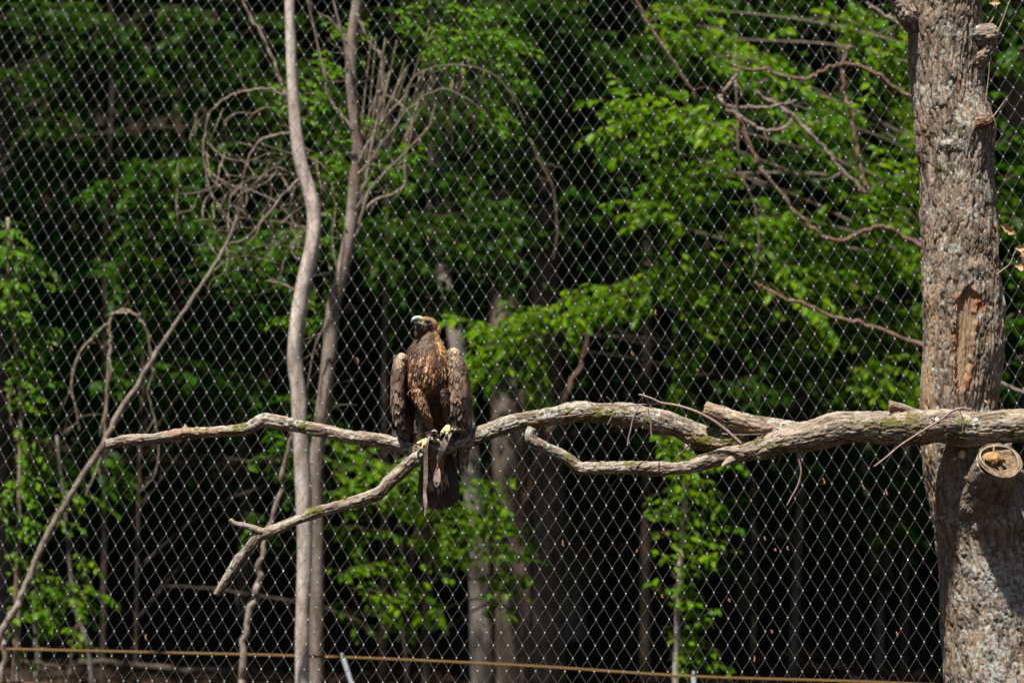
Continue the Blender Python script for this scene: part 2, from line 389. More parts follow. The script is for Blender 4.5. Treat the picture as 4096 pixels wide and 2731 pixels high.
forest_tree('thin bent pale trunk in shade left of the great lichened trunk', [(1975, -60, 22), (1980, 700, 22), (1985, 1060, 22), (2000, 1220, 22), (2018, 1370, 22), (2020, 1600, 22)], [7, 8, 8, 9, 9, 10], BARK_FOREST, shade_crown_at(6.5, 24), group=G)
forest_tree('slim grey trunk in shade at the lower left between leafy stems', [(245, -60, 20), (243, 600, 20), (243, 1000, 20), (240, 1300, 20), (235, 1600, 20)], [5, 6, 6, 6, 7], BARK_SHADE, shade_crown_at(-4.5, 20.6), group=G)
forest_tree('dim broad trunk at the far left edge behind the creeper', [(5, -60, 24), (2, 700, 24), (0, 1600, 24)], [24, 26, 30], BARK_FOREST, shade_crown_at(-6.5, 26), group=G)
forest_tree('dim trunk deep in the forest left of the twin slender stems', [(575, -60, 27), (570, 700, 27), (560, 1600, 27)], [15, 16, 18], BARK_FOREST_BROWN, shade_crown_at(-2.8, 25.5), group=G)
forest_tree('dim trunk deep in the forest right of the leafy sapling', [(1700, -60, 27), (1705, 700, 27), (1712, 1600, 27)], [13, 14, 15], BARK_FOREST_BROWN, shade_crown_at(3.2, 31), group=G)
forest_tree('dark leaning trunk behind the net at the upper right edge', [(2310, -60, 22), (2325, 200, 22), (2340, 420, 22), (2365, 700, 22), (2380, 1600, 22)], [30, 30, 28, 28, 30], BARK_FOREST_BROWN, shade_crown_at(8.6, 20.5), group=G)
# second row: crowns added mostly above view to keep the forest dark
for k_, (x, y) in enumerate([(-8.5, 21), (-1.5, 30), (6.8, 30), (-6, 33), (.9, 19.6), (-2.3, 19.4), (4.3, 19.2), (-9.5, 27), (2.4, 35), (-3, 38), (8, 36), (-9, 40), (13, 24), (13, 31), (-13, 22), (-13, 31), (10.5, 19.5)]):
    g = gz_at(x, y); h = 1.6+.325*y
    cr = shade_crown_at(x, y, 2.9, 2.6, 2.0, .5)
    root = thing('forest_tree', 'leafy crown added for shade high '+('over the left of the net' if x < -5 else 'over the right of the net' if x > 5.5 else 'above the middle of the net')+(', near row' if y < 22 else ', far row'), 'tree', (x, y, g), 'high crowns added to shade the forest')
    f = Foliage()
    for cc, rad in cr: f.ball(cc, rad, 1700, .36, clump=8)
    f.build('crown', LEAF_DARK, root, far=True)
    if y > 21:
        trunk_obj(root, np.array([[x, y, h+1], [x+.1, y, (h+g)/2], [x, y, g-.1]]), [.12, .15, .2], BARK_FOREST_BROWN, seg=12)
    else:
        trunk_obj(root, np.array([[x, y, h+1.5], [x+.2, y+5, h-1], [x, y+9, gz_at(x, y+9)-.1]]), [.08, .11, .15], BARK_FOREST_BROWN, seg=10)

# the far forest foliage, one mass
f = Foliage()
for k in range(1150):
    z = RNG.uniform(22, 34); u = RNG.uniform(-200, 2550); v = RNG.uniform(-200, 1330)
    if v > 1000 and RNG.random() < .5: continue
    if v > 1180: z = RNG.uniform(28, 34)
    f.blob(u, v, RNG.uniform(60, 150), RNG.uniform(25, 60), z, 110, .15, .8, clump=12)
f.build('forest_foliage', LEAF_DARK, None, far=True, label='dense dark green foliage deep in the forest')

f = Foliage()
for k in range(420):
    z = RNG.uniform(36, 62); u = RNG.uniform(-250, 2600); v = RNG.uniform(-250, 1250)
    f.blob(u, v, RNG.uniform(60, 140), RNG.uniform(30, 60), z, 110, .34, 1.2, clump=12)
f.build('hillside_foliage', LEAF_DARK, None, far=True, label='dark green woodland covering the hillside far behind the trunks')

# ------------------------------------------------------------------ understorey trees with the sunlit sprays
def leafy_tree(label, trunk_pts, trunk_r, sprays, mat_l, mat_b, blobs=(), group=None, size=.055, extra=(), links=True, droop=.35, z_link=None):
    c = line(trunk_pts); low = c[-1]; g = gz_at(low[0], low[1])
    if low[2] > g: c = np.vstack([c, [[low[0]+.03, low[1], g-.1]]])
    root = thing('leafy_tree', label, 'tree', (low[0], low[1], g), group)
    trunk_obj(root, c, np.array(trunk_r)*k_at(trunk_pts[0][2]), mat_b)
    f = Foliage()
    for s in sprays:
        (u0, v0, u1, v1, z), kw = s[:5], (s[5] if len(s) > 5 else {})
        kw = dict(kw); kw.setdefault('size', size); kw.setdefault('droop', droop)
        f.spray(u0, v0, u1, v1, z, **kw)
        if links:
            A = np.array(Q(u0, v0, z)); B = np.array(Q(u1, v1, z))
            d0 = np.linalg.norm(c-A, axis=1).min(); d1 = np.linalg.norm(c-B, axis=1).min()
            E = A if d0 < d1 else B; O = B if d0 < d1 else A
            cd = catmull(c, 14); best = cd[np.argmin(np.linalg.norm(cd-(E-[0, 0, RNG.uniform(.2, .9)]), axis=1))]
            if .15 < np.linalg.norm(E-best) < 6:
                mid = (E+best)/2+[0, .15, .12]
                link('branch', MB().tube([best, mid, E, (E+O)/2+[0, 0, .03], O], [.013, .009, .006, .004, .002], 6, 5).mesh('branch'), mat_b, root)
    for b in blobs: f.blob(*b)
    f.build('foliage', mat_l, root); f.twigs('twigs', BARK_SPRIG, root, .0022)
    return root

# right: bright yellow-green beech sprays
R_ = [(1690, 300, 1430, 262, 15.0, dict(n=26, h=34)), (1650, 330, 1500, 300, 15.2, dict(n=12, h=26)), (1560, 352, 1540, 390, 15.4, dict(n=5, h=20)),
      (1990, 95, 2095, 60, 14.6, dict(n=9, h=30)), (2000, 120, 2100, 160, 14.5, dict(n=12, h=40)), (1640, 130, 1760, 150, 16, dict(n=12, h=30)),
      (1480, 60, 1560, 20, 15.5, dict(n=9, h=26)), (1790, 300, 1920, 285, 15.5, dict(n=11, h=40)), (1860, 260, 1880, 300, 15.6, dict(n=6, h=30)),
      (1880, 420, 2010, 400, 15.8, dict(n=13, h=44)), (1990, 440, 2100, 400, 15.2, dict(n=14, h=50)), (1650, 540, 1800, 500, 16, dict(n=14, h=50)),
      (1740, 480, 1900, 560, 16.2, dict(n=16, h=50)), (1960, 500, 2110, 530, 15.8, dict(n=12, h=40)), (1480, 440, 1640, 400, 15.8, dict(n=14, h=46)),
      (1560, 520, 1470, 480, 16.1, dict(n=8, h=30)), (1700, 210, 1790, 190, 15.9, dict(n=7, h=30)), (2060, 300, 2120, 330, 15.7, dict(n=6, h=40)),
      (2040, 230, 2110, 260, 16.2, dict(n=6, h=30)), (1600, 60, 1700, 90, 16.4, dict(n=7, h=30)), (1860, 40, 1980, 60, 16.4, dict(n=8, h=40))]
leafy_tree('beech with bright yellow-green sprays at the upper right, left of the great trunk', [(2180, -80, 16.5), (2190, 500, 16.5), (2200, 1000, 16.5), (2210, 1700, 16.5)], [22, 26, 30, 34], R_, LEAF_YOUNG, BARK_GREYBROWN)
# middle right: the long arching spray
M_ = [(1700, 655, 1440, 680, 15.6, dict(n=24, h=40)), (1440, 680, 1300, 720, 15.3, dict(n=20, h=36)), (1300, 725, 1190, 745, 15.2, dict(n=14, h=30)), (1200, 750, 1110, 770, 15.1, dict(n=7, h=22)),
      (1260, 770, 1120, 825, 15.1, dict(n=16, h=44)), (1250, 800, 1210, 870, 15.2, dict(n=7, h=22)), (1500, 620, 1640, 600, 16, dict(n=10, h=34)),
      (1560, 740, 1700, 690, 16, dict(n=14, h=50)), (1620, 760, 1560, 860, 16.2, dict(n=8, h=40)), (1560, 860, 1590, 930, 16.2, dict(n=7, h=40)), (1700, 600, 1860, 630, 16, dict(n=12, h=44)),
      (1780, 660, 1920, 650, 15.9, dict(n=14, h=44)), (1890, 640, 2100, 600, 16.2, dict(n=14, h=44)), (1830, 700, 1900, 760, 15.6, dict(n=7, h=36)), (1880, 790, 2010, 760, 16.2, dict(n=10, h=34)),
      (1900, 880, 2090, 900, 15.8, dict(n=17, h=44)), (1940, 860, 2050, 840, 15.8, dict(n=9, h=34)), (2020, 700, 2110, 720, 16.2, dict(n=8, h=40)), (1960, 930, 2080, 950, 15.9, dict(n=7, h=26))]
leafy_tree('beech whose long arching spray of fresh leaves hangs above the curved limb', [(1745, -80, 20.5), (1740, 500, 20.5), (1735, 1000, 20.5), (1730, 1700, 20.5)], [4, 5, 6, 7], M_, LEAF_YOUNG, BARK_SHADE, size=.052)
# centre: medium green sprays behind the eagle
C_ = [(850, 545, 1000, 520, 16.6, dict(n=18, h=30)), (1000, 540, 1160, 580, 17, dict(n=18, h=36)), (880, 610, 1010, 590, 17, dict(n=14, h=30)), (860, 660, 960, 640, 17, dict(n=10, h=30)),
      (930, 700, 1010, 680, 17.2, dict(n=8, h=26)), (1050, 480, 1200, 500, 17.4, dict(n=12, h=34)), (1060, 620, 1180, 640, 17.6, dict(n=10, h=30)), (1080, 380, 1200, 420, 17.8, dict(n=10, h=34)), (1180, 560, 1300, 520, 17.8, dict(n=12, h=40)),
      (1280, 460, 1380, 420, 17.8, dict(n=10, h=44)), (840, 560, 900, 640, 16.8, dict(n=8, h=30)), (1230, 380, 1340, 330, 18, dict(n=10, h=44))]
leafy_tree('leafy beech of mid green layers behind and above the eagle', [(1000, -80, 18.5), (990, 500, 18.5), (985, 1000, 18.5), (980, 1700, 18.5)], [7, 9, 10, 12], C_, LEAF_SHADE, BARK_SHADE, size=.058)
DENS = .9
# lower centre: fresh sprays under the eagle
L_ = [(760, 1085, 900, 1070, 15.4, dict(n=16, h=26)), (820, 1110, 950, 1090, 15.4, dict(n=14, h=26)), (750, 1130, 850, 1150, 15.6, dict(n=8, h=26)), (860, 1160, 980, 1140, 15.2, dict(n=12, h=28)),
      (920, 1180, 1020, 1170, 15, dict(n=12, h=26)), (1020, 1175, 1130, 1190, 15.1, dict(n=14, h=28)), (1000, 1210, 1180, 1200, 15.6, dict(n=10, h=26)), (930, 1240, 990, 1235, 15, dict(n=5, h=20)), (950, 1260, 1040, 1270, 15.1, dict(n=6, h=20)),
      (1060, 1240, 1130, 1260, 15, dict(n=7, h=24)), (1080, 1290, 1170, 1280, 15, dict(n=7, h=24)), (1090, 1330, 1180, 1325, 15, dict(n=6, h=20)), (1110, 1370, 1170, 1350, 15, dict(n=4, h=16)), (1130, 1380, 1160, 1395, 15, dict(n=2, h=12)),
      (760, 1330, 860, 1300, 15.4, dict(n=10, h=26)), (800, 1350, 900, 1375, 15.4, dict(n=10, h=30)), (880, 1290, 960, 1300, 15.8, dict(n=6, h=26)), (740, 1020, 840, 1040, 16, dict(n=10, h=30)), (760, 1210, 880, 1230, 16.4, dict(n=9, h=36)),
      (900, 1370, 1010, 1400, 16.4, dict(n=8, h=30)), (760, 1420, 900, 1420, 16.6, dict(n=6, h=30)), (1000, 1110, 1140, 1130, 16, dict(n=9, h=26))]
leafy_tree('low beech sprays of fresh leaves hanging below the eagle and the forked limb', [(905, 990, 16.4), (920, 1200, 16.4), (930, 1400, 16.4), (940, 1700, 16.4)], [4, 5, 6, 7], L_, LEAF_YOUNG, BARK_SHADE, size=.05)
DENS = 1.5
# left: arching sprays
A_ = [(470, 385, 330, 410, 15.6, dict(n=18, h=28)), (330, 415, 240, 430, 15.5, dict(n=7, h=18)), (300, 470, 420, 440, 15.7, dict(n=12, h=30)), (280, 540, 350, 500, 15.8, dict(n=9, h=30)), (300, 520, 330, 600, 15.8, dict(n=8, h=34)),
      (200, 640, 330, 600, 16, dict(n=12, h=26)), (300, 640, 350, 700, 16, dict(n=6, h=30)), (460, 590, 600, 570, 15.6, dict(n=16, h=28)), (440, 640, 560, 620, 15.6, dict(n=12, h=26)), (500, 680, 640, 650, 15.6, dict(n=14, h=36)),
      (600, 560, 680, 540, 15.8, dict(n=8, h=30)), (520, 720, 600, 700, 15.8, dict(n=6, h=24)), (350, 850, 470, 850, 16, dict(n=14, h=24)), (470, 860, 590, 890, 16, dict(n=12, h=22)), (560, 910, 650, 940, 16, dict(n=9, h=28)),
      (240, 880, 330, 860, 16.2, dict(n=7, h=26)), (600, 960, 690, 930, 16, dict(n=8, h=30)), (590, 1060, 680, 1030, 15.6, dict(n=9, h=26)), (620, 1110, 690, 1090, 15.6, dict(n=6, h=26)), (560, 1180, 620, 1230, 16, dict(n=5, h=26)),
      (400, 480, 480, 520, 16.4, dict(n=7, h=30)), (240, 1030, 260, 1060, 15.4, dict(n=3, h=16))]
leafy_tree('thin beech with arching green sprays at the left, behind the leaning dead pole', [(372, 380, 16.6), (352, 450, 16.6), (330, 800, 16.6), (318, 1200, 16.6), (310, 1700, 16.6)], [2, 3, 4, 5, 6], A_, LEAF_MID, BARK_SHADE, size=.055)
# upper left, dim hanging sprays
U_ = [(0, 40, 150, 30, 17.5, dict(n=16, h=34)), (60, 80, 240, 60, 17.6, dict(n=18, h=36)), (130, 120, 200, 130, 17.6, dict(n=6, h=26)), (260, 60, 320, 130, 17.8, dict(n=9, h=34)), (380, 20, 470, 60, 18, dict(n=9, h=30)), (400, 90, 460, 120, 18.2, dict(n=6, h=34)),
      (-20, 540, 30, 560, 15.6, dict(n=5, h=26)), (480, 180, 560, 130, 18.4, dict(n=8, h=40)), (460, 290, 480, 350, 18.6, dict(n=6, h=40)), (80, 280, 180, 300, 19, dict(n=8, h=40)), (0, 180, 90, 170, 18.4, dict(n=8, h=30))]
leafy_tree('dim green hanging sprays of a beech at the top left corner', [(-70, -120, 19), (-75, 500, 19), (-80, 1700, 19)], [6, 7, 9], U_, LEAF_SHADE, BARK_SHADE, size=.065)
# upper middle and right, mid-green background sprays
T_ = []
for k in range(86):
    u = RNG.uniform(1130, 2330); v = RNG.uniform(-20, 620)
    if u < 1350 and v > 350: continue
    T_.append((u-RNG.uniform(30, 80), v+RNG.uniform(-15, 15), u+RNG.uniform(30, 80), v, RNG.uniform(17.4, 20), dict(n=9, h=40)))
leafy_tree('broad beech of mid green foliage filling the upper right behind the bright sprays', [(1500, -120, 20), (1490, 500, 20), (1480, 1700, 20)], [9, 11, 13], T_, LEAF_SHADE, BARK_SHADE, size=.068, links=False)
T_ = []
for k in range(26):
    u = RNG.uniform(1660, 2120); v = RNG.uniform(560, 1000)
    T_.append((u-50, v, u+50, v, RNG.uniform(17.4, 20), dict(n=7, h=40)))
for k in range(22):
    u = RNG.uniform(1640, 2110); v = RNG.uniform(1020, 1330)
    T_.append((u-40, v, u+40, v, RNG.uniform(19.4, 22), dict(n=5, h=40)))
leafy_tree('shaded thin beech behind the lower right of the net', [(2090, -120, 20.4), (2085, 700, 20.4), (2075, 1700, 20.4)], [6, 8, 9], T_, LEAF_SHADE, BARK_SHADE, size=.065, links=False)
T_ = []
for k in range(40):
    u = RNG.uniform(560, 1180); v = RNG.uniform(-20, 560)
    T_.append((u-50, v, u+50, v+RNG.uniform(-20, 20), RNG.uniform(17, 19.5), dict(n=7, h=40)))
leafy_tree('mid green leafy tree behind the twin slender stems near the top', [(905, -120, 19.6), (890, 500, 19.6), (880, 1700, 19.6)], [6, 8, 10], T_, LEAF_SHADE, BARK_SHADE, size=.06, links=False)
E_ = [(2290, 140, 2360, 120, 16, dict(n=8, h=34)), (2290, 340, 2350, 300, 16, dict(n=8, h=40)), (2300, 420, 2370, 400, 16, dict(n=9, h=40)), (2290, 500, 2360, 520, 16, dict(n=8, h=44)), (2310, 600, 2370, 640, 16, dict(n=7, h=40)), (2300, 740, 2360, 720, 16, dict(n=8, h=36)), (2310, 840, 2370, 820, 16.3, dict(n=5, h=36))]
leafy_tree('green leafy tree glimpsed right of the great trunk', [(2400, -80, 17), (2405, 500, 17), (2410, 1700, 17)], [8, 9, 10], E_, LEAF_MID, BARK_FOREST, size=.06)

DENS = .8
# leafy saplings
S_ = [(1540, 1040, 1610, 1060, 14.9, dict(n=9, h=34)), (1500, 1090, 1600, 1080, 14.9, dict(n=13, h=36)), (1490, 1140, 1590, 1130, 14.9, dict(n=12, h=36)), (1490, 1190, 1600, 1170, 14.9, dict(n=13, h=36)), (1500, 1240, 1590, 1220, 14.9, dict(n=8, h=32)),
      (1530, 1280, 1620, 1265, 14.9, dict(n=8, h=26)), (1540, 1320, 1610, 1300, 14.9, dict(n=6, h=24)), (1515, 1350, 1580, 1345, 14.9, dict(n=6, h=18)), (1520, 1390, 1580, 1385, 14.9, dict(n=4, h=16)), (1525, 1440, 1590, 1438, 14.9, dict(n=6, h=14)), (1525, 1465, 1590, 1470, 14.9, dict(n=5, h=14)), (1535, 1515, 1580, 1505, 14.9, dict(n=4, h=14)), (1500, 1010, 1580, 1000, 15.2, dict(n=7, h=30))]
leafy_tree('slender sapling clothed in green leaves standing below the curved limb at the right', [(1580, 1010, 15), (1573, 1150, 15), (1562, 1300, 15), (1556, 1420, 15), (1550, 1700, 15)], [5, 6, 6, 7, 8], S_, LEAF_YOUNG, BARK_PALE, size=.05, links=False)
S_ = []
for k in range(46):
    v = 540+k*21+RNG.uniform(-8, 8); cx = np.interp(v, [520, 700, 850, 1000, 1200, 1500], [5, 20, 50, 48, 42, 36]); w = np.interp(v, [520, 1000, 1550], [21, 22, 17])
    S_.append((cx-w*RNG.uniform(.4, 1), v, cx+w*RNG.uniform(.4, 1), v+RNG.uniform(-12, 12), 14.2, dict(n=4 if v < 1300 else 3, h=12, depth=.12)))
leafy_tree('creeper-clad upright stem with small bright leaves at the left edge', [(18, 500, 14.2), (25, 700, 14.2), (48, 900, 14.2), (47, 1000, 14.2), (44, 1200, 14.2), (42, 1400, 14.2), (38, 1700, 14.2)], [4, 5, 5, 5, 6, 6, 6], S_, LEAF_CREEPER, BARK_VINE, size=.04, links=False)
S_ = [(60, 1330, 160, 1340, 14.8, dict(n=9, h=28)), (90, 1360, 170, 1370, 14.8, dict(n=9, h=28)), (20, 1400, 90, 1390, 14.6, dict(n=6, h=26)), (140, 1400, 170, 1390, 14.8, dict(n=3, h=20)), (160, 1250, 185, 1280, 15.4, dict(n=3, h=20)), (100, 1430, 150, 1440, 15, dict(n=4, h=20)), (110, 1120, 190, 1140, 15.6, dict(n=5, h=30)), (100, 1190, 170, 1210, 15.6, dict(n=4, h=30)), (170, 1350, 200, 1345, 15, dict(n=2, h=14))]
leafy_tree('low leafy sapling on a bent grey stem in the bottom left corner', [(130, 1000, 15.2), (152, 1200, 15.2), (165, 1340, 15.2), (180, 1420, 15.2), (205, 1500, 15.2), (218, 1700, 15.2)], [3, 4, 5, 6, 6, 7], S_, LEAF_YOUNG, BARK_FOREST, size=.045, links=False)

# ------------------------------------------------------------------ twin slender stems behind the net, poles, vines
z1 = 13.4
t1 = [(664, -80), (665, 0), (668, 100), (673, 200), (680, 300), (692, 380), (711, 440), (722, 500), (716, 570), (698, 650), (684, 740), (677, 830), (685, 900), (690, 1000), (695, 1100), (699, 1200), (699, 1300), (694, 1450), (693, 1620)]
c = line(t1, z1); g = gz_at(c[-1][0], c[-1][1]); c = np.vstack([c, [[c[-1][0], c[-1][1], g-.1]]])
S1 = thing('slender_tree', 'bright bare slender stem with an S bend, left one of the twin stems', 'tree', (c[-1][0], c[-1][1], g), 'twin slender stems behind the net')
kk = k_at(z1); trunk_obj(S1, c, np.array([11, 11, 12, 13, 14, 15, 16, 16, 17, 18, 18, 17, 17, 17, 18, 18, 17, 16, 16, 17])*kk, BARK_PALE, seg=22, jag=.11)
z2 = 13.7
t2 = [(824, -80), (821, 0), (812, 60), (808, 100), (807, 200), (818, 290), (822, 340), (815, 420), (808, 500), (796, 580), (780, 650), (765, 710), (759, 780), (753, 850), (745, 920), (735, 1000), (727, 1060), (727, 1200), (727, 1400), (727, 1620)]
c = line(t2, z2); g = gz_at(c[-1][0], c[-1][1]); c = np.vstack([c, [[c[-1][0], c[-1][1], g-.1]]])
S2 = thing('slender_tree', 'grey-brown bare slender stem crossing behind, right one of the twin stems', 'tree', (c[-1][0], c[-1][1], g), 'twin slender stems behind the net')
kk = k_at(z2); trunk_obj(S2, c, np.array([12, 12, 12, 13, 13, 13, 14, 14, 14, 15, 15, 16, 17, 17, 17, 17, 16, 16, 17, 17, 17])*kk, BARK_GREYBROWN, seg=22, jag=.07)
def kinky(c, r, per=5, amp=1.0):
    c = catmull(c, per); R = np.interp(np.linspace(0, 1, len(c)), np.linspace(0, 1, len(r)), r); n = RNG.normal(size=c.shape)
    n = n*(RNG.uniform(size=(len(c), 1)) > .35); n[0] = 0; n[-1] = 0; return c+n*(R[:, None]*.42+.0016)*amp, R*(1+RNG.normal(0, .09, len(R)))
def side_twigs(mb, c, R, n, ln):
    for _ in range(n):
        i = RNG.integers(1, len(c)-2); d = unit(unit(c[i+1]-c[i])*.5+RNG.normal(size=3)*np.array([.8, .4, .8])); L = ln*RNG.uniform(.3, 1); m_ = c[i]+d*L*.5+RNG.normal(0, .012, 3)
        mb.tube([c[i], m_, m_+unit(d+RNG.normal(0, .4, 3))*L*.5], [max(.0018, R[i]*.35), .0016, .0008], 5, 2)
def branches(root, mat, specs, z, name='branch'):
    for s in specs:
        pts, r = s[0], s[1]; k = k_at(z); c, R = kinky(line(pts, z), np.array(r)*k*.66); mb = MB(); mb.tube(c, R, 7, 2, True, .1); side_twigs(mb, c, R, 3, .2)
        link(name, mb.mesh(name), mat, root)
branches(S1, BARK_GREYBROWN, [([(672, 262), (655, 215), (635, 160), (600, 80), (560, 10), (540, -60)], [7, 6, 6, 6, 5, 4]),
    ([(685, 305), (640, 310), (598, 325), (570, 370), (556, 420), (535, 450)], [7, 6, 6, 5, 4, 4]), ([(676, 666), (650, 652), (610, 645)], [4, 3, 2]),
    ([(660, 225), (620, 205), (580, 208), (525, 222), (485, 262), (468, 320), (474, 400), (488, 450), (515, 490), (540, 520)], [5, 4, 4, 4, 4, 3, 3, 3, 2]),
    ([(475, 390), (520, 420), (600, 445), (650, 480), (700, 540)], [2.5, 2.5, 2.5, 2, 1.5]), ([(700, 400), (650, 450), (600, 510), (560, 550), (525, 560)], [5, 5, 4, 3, 3])], 13.4)
branches(S2, BARK_GREYBROWN, [([(818, 30), (845, 90), (872, 130), (878, 180), (872, 240), (855, 330), (840, 420), (820, 480)], [5, 5, 5, 5, 5, 5, 5, 6]),
    ([(815, 300), (780, 260), (752, 220), (742, 160), (720, 60), (705, 0)], [5, 5, 5, 4, 3, 3]), ([(820, 120), (790, 90), (765, 50), (730, 30)], [3, 4, 3, 2]), ([(812, 240), (795, 130), (780, 60), (760, -20)], [3, 4, 4, 3]),
    ([(822, 520), (850, 440), (880, 400), (950, 330), (985, 290), (1000, 240)], [6, 5, 4, 3, 3, 2]), ([(820, 380), (860, 300), (920, 230), (960, 170), (1040, 150), (1120, 165), (1170, 210), (1210, 290)], [4, 3.5, 3, 2.5, 2.2, 2, 1.6, 1]),
    ([(822, 400), (850, 370), (900, 300), (950, 240), (1010, 205), (1060, 220), (1120, 260)], [4, 3, 3, 2.5, 2, 2, 1]), ([(870, 210), (930, 250), (945, 300), (930, 380), (925, 430), (850, 470), (815, 545)], [3, 3, 3, 4, 4, 5, 5]),
    ([(757, 860), (745, 960), (730, 1060)], [2, 2, 1.5]), ([(782, 660), (765, 560), (770, 480), (762, 420)], [2, 3, 2, 2]), ([(768, 700), (730, 780), (715, 830), (705, 900)], [3, 3, 2, 2])], 13.6)
DENS = 1.5
# small bright leaves round the twin stems
f = Foliage()
for s in [(780, 350, 800, 420, 10), (745, 430, 800, 400, 10), (760, 460, 800, 500, 9), (840, 400, 880, 390, 6), (870, 410, 910, 430, 6), (730, 360, 770, 340, 7), (900, 345, 930, 340, 4), (820, 285, 850, 275, 4), (690, 190, 720, 200, 5), (600, 215, 650, 205, 5), (610, 240, 650, 250, 4),
          (1000, 60, 1080, 40, 10), (1050, 70, 1150, 60, 14), (1040, 110, 1120, 100, 10), (1120, 90, 1180, 110, 10), (960, 130, 1020, 120, 7), (1080, 200, 1120, 240, 6), (1130, 240, 1170, 290, 6), (1100, 260, 1140, 300, 6), (1150, 180, 1200, 220, 5), (1020, 170, 1080, 180, 6), (720, 750, 660, 745, 5), (750, 640, 740, 700, 5), (790, 520, 760, 560, 5), (720, 160, 760, 130, 5), (770, 80, 830, 60, 5), (900, 60, 960, 40, 6), (1090, 150, 1160, 150, 8)]:
    f.spray(s[0], s[1], s[2], s[3], 14.0, n=int(s[4]*.8), h=14, size=.036, depth=.35)
f.build('foliage', LEAF_CREEPER, S2); f.twigs('twigs', BARK_SPRIG, S2, .0018)

def vine(label, pts, r, z, mat=BARK_VINE, name='vine', cat='vine', group=None, to_ground=False):
    c = line(pts, z); k = k_at(z); amp = .35 if name in ('dead_pole',) else 1.; c, R = kinky(c, np.array(r)*k*(.85 if name in ('vine', 'dead_branch') else 1.), amp=amp)
    if to_ground:
        low = c[-1]; c = np.vstack([c, [[low[0], low[1], gz_at(low[0], low[1])-.1]]]); R = np.append(R, R[-1])
    mb = MB(); mb.tube(c-c[-1], R, 7, 2, True, .1)
    if name in ('vine', 'dead_branch', 'fallen_branch'): side_twigs(mb, c-c[-1], R, 6, .25)
    me = mb.mesh(name)
    o = link(name, me, mat, None, label=label, category=cat); o.location = c[-1]
    if group: o['group'] = group
    return o
# tangle of dry vines between and around the stems: one nest of stems nobody could count
mb = MB(); kk = k_at(13.9)
for k in range(60):
    u0 = RNG.uniform(470, 780); v0 = RNG.uniform(240, 640); a = RNG.uniform(0, 6.28); pts = []
    cu, cv = (560, 500) if k % 2 else (740, 380)
    for j in range(6):
        pts.append((u0, v0, 13.9+RNG.uniform(-.25, .25))); u0 += 42*math.cos(a)+(cu-u0)*.06; v0 += 42*math.sin(a)+(cv-v0)*.06; a += RNG.normal(0, .5)+.15
    mb.tube(line(pts), np.array([1.3, 1.2, .7])*kk*RNG.uniform(.4, 1.1), 5, 4)
for k in range(34):
    u0 = RNG.uniform(960, 1190); v0 = RNG.uniform(130, 200); ln = RNG.uniform(60, 190)
    mb.tube(line([(u0, v0, 14), (u0+RNG.normal(0, 12), v0+ln*.5, 14.05), (u0+RNG.normal(0, 22), v0+ln, 14.1)]), np.array([1.6, 1])*kk*RNG.uniform(.6, 1.2), 5, 4)
for k in range(16):
    u0 = RNG.uniform(820, 900); v0 = RNG.uniform(330, 520); u1 = u0+RNG.uniform(20, 140)
    mb.tube(line([(u0, v0, 14), ((u0+u1)/2-5, v0-110, 14), (u1, v0-RNG.uniform(180, 320), 14.1)]), np.array([1.8, 1])*kk*RNG.uniform(.6, 1.2), 5, 5)
link('vine_tangle', mb.mesh('vine_tangle'), BARK_VINE, None, kind='stuff', label='tangle of thin dry vines hanging between the slender stems')

vine('long pale dead pole leaning from the vine tangle down to the lower left', [(545, 500), (520, 562), (470, 645), (430, 705), (370, 795), (330, 858), (270, 955), (235, 1025), (180, 1110), (130, 1190), (95, 1260), (65, 1330), (40, 1390), (10, 1440), (-20, 1520)], [3, 4, 4.5, 5, 5.5, 6.5, 7, 7.5, 8, 8, 8, 8, 8, 8, 8, 8], 13.2, BARK_GREYBROWN, 'dead_pole', 'pole', to_ground=True)
vine('thin pale bent stem running down behind the forked limb end left of the twin stems', [(672, 960), (668, 1000), (655, 1060), (640, 1140), (612, 1235), (600, 1300), (588, 1360), (570, 1430), (560, 1500), (556, 1600)], [4.5, 5, 5, 6, 6, 6.5, 7.5, 8, 8, 8, 9], 13.1, BARK_GREYBROWN, 'bare_stem', 'stem', to_ground=True)
vine('upright loose vine left of the leaning pole, bent over at its top', [(300, 715), (262, 722), (253, 745), (252, 800), (247, 880), (244, 950), (236, 1030), (218, 1090), (195, 1140)], [2.5, 3.5, 4, 4, 4, 4, 3.5, 3, 2], 14, BARK_VINE, group='loose vines at the left')
vine('brown vine arching over to the far left of the leaning pole', [(253, 740), (222, 765), (190, 800), (170, 850), (165, 900), (175, 940), (182, 990)], [3, 3, 3.5, 3.5, 2.5, 2, 1.5], 14, BARK_VINE, group='loose vines at the left')
vine('thin vine arching from the top of the upright vine over to the right', [(258, 722), (285, 712), (310, 722), (330, 745), (345, 790), (350, 850), (340, 900), (355, 960), (365, 1020), (355, 1090), (320, 1130)], [3, 3, 3, 2.5, 2, 2, 1.5, 1.5, 1.5, 1.5, 1], 14.1, BARK_VINE, group='loose vines at the left')
vine('short grey broken stub standing low at the left edge beside the creeper', [(14, 892), (24, 940), (36, 985), (46, 1030)], [2.5, 3.5, 4, 4, 4, 4], 14.25, BARK_BROWN, 'broken_stem', 'stem', to_ground=True)
vine('pale grey stem cut off at the bottom left corner', [(28, 1405), (18, 1440), (10, 1490), (4, 1600)], [8, 8, 7, 7, 8], 13.6, BARK_GREYBROWN, 'bare_stem', 'stem', to_ground=True)
vine('thin reddish stem leaning in the shade at the bottom left', [(180, 1420), (170, 1470), (160, 1530), (150, 1600)], [2.5, 2.5, 2.5, 3], 15.5, BARK_BROWN, 'bare_stem', 'stem', to_ground=True)
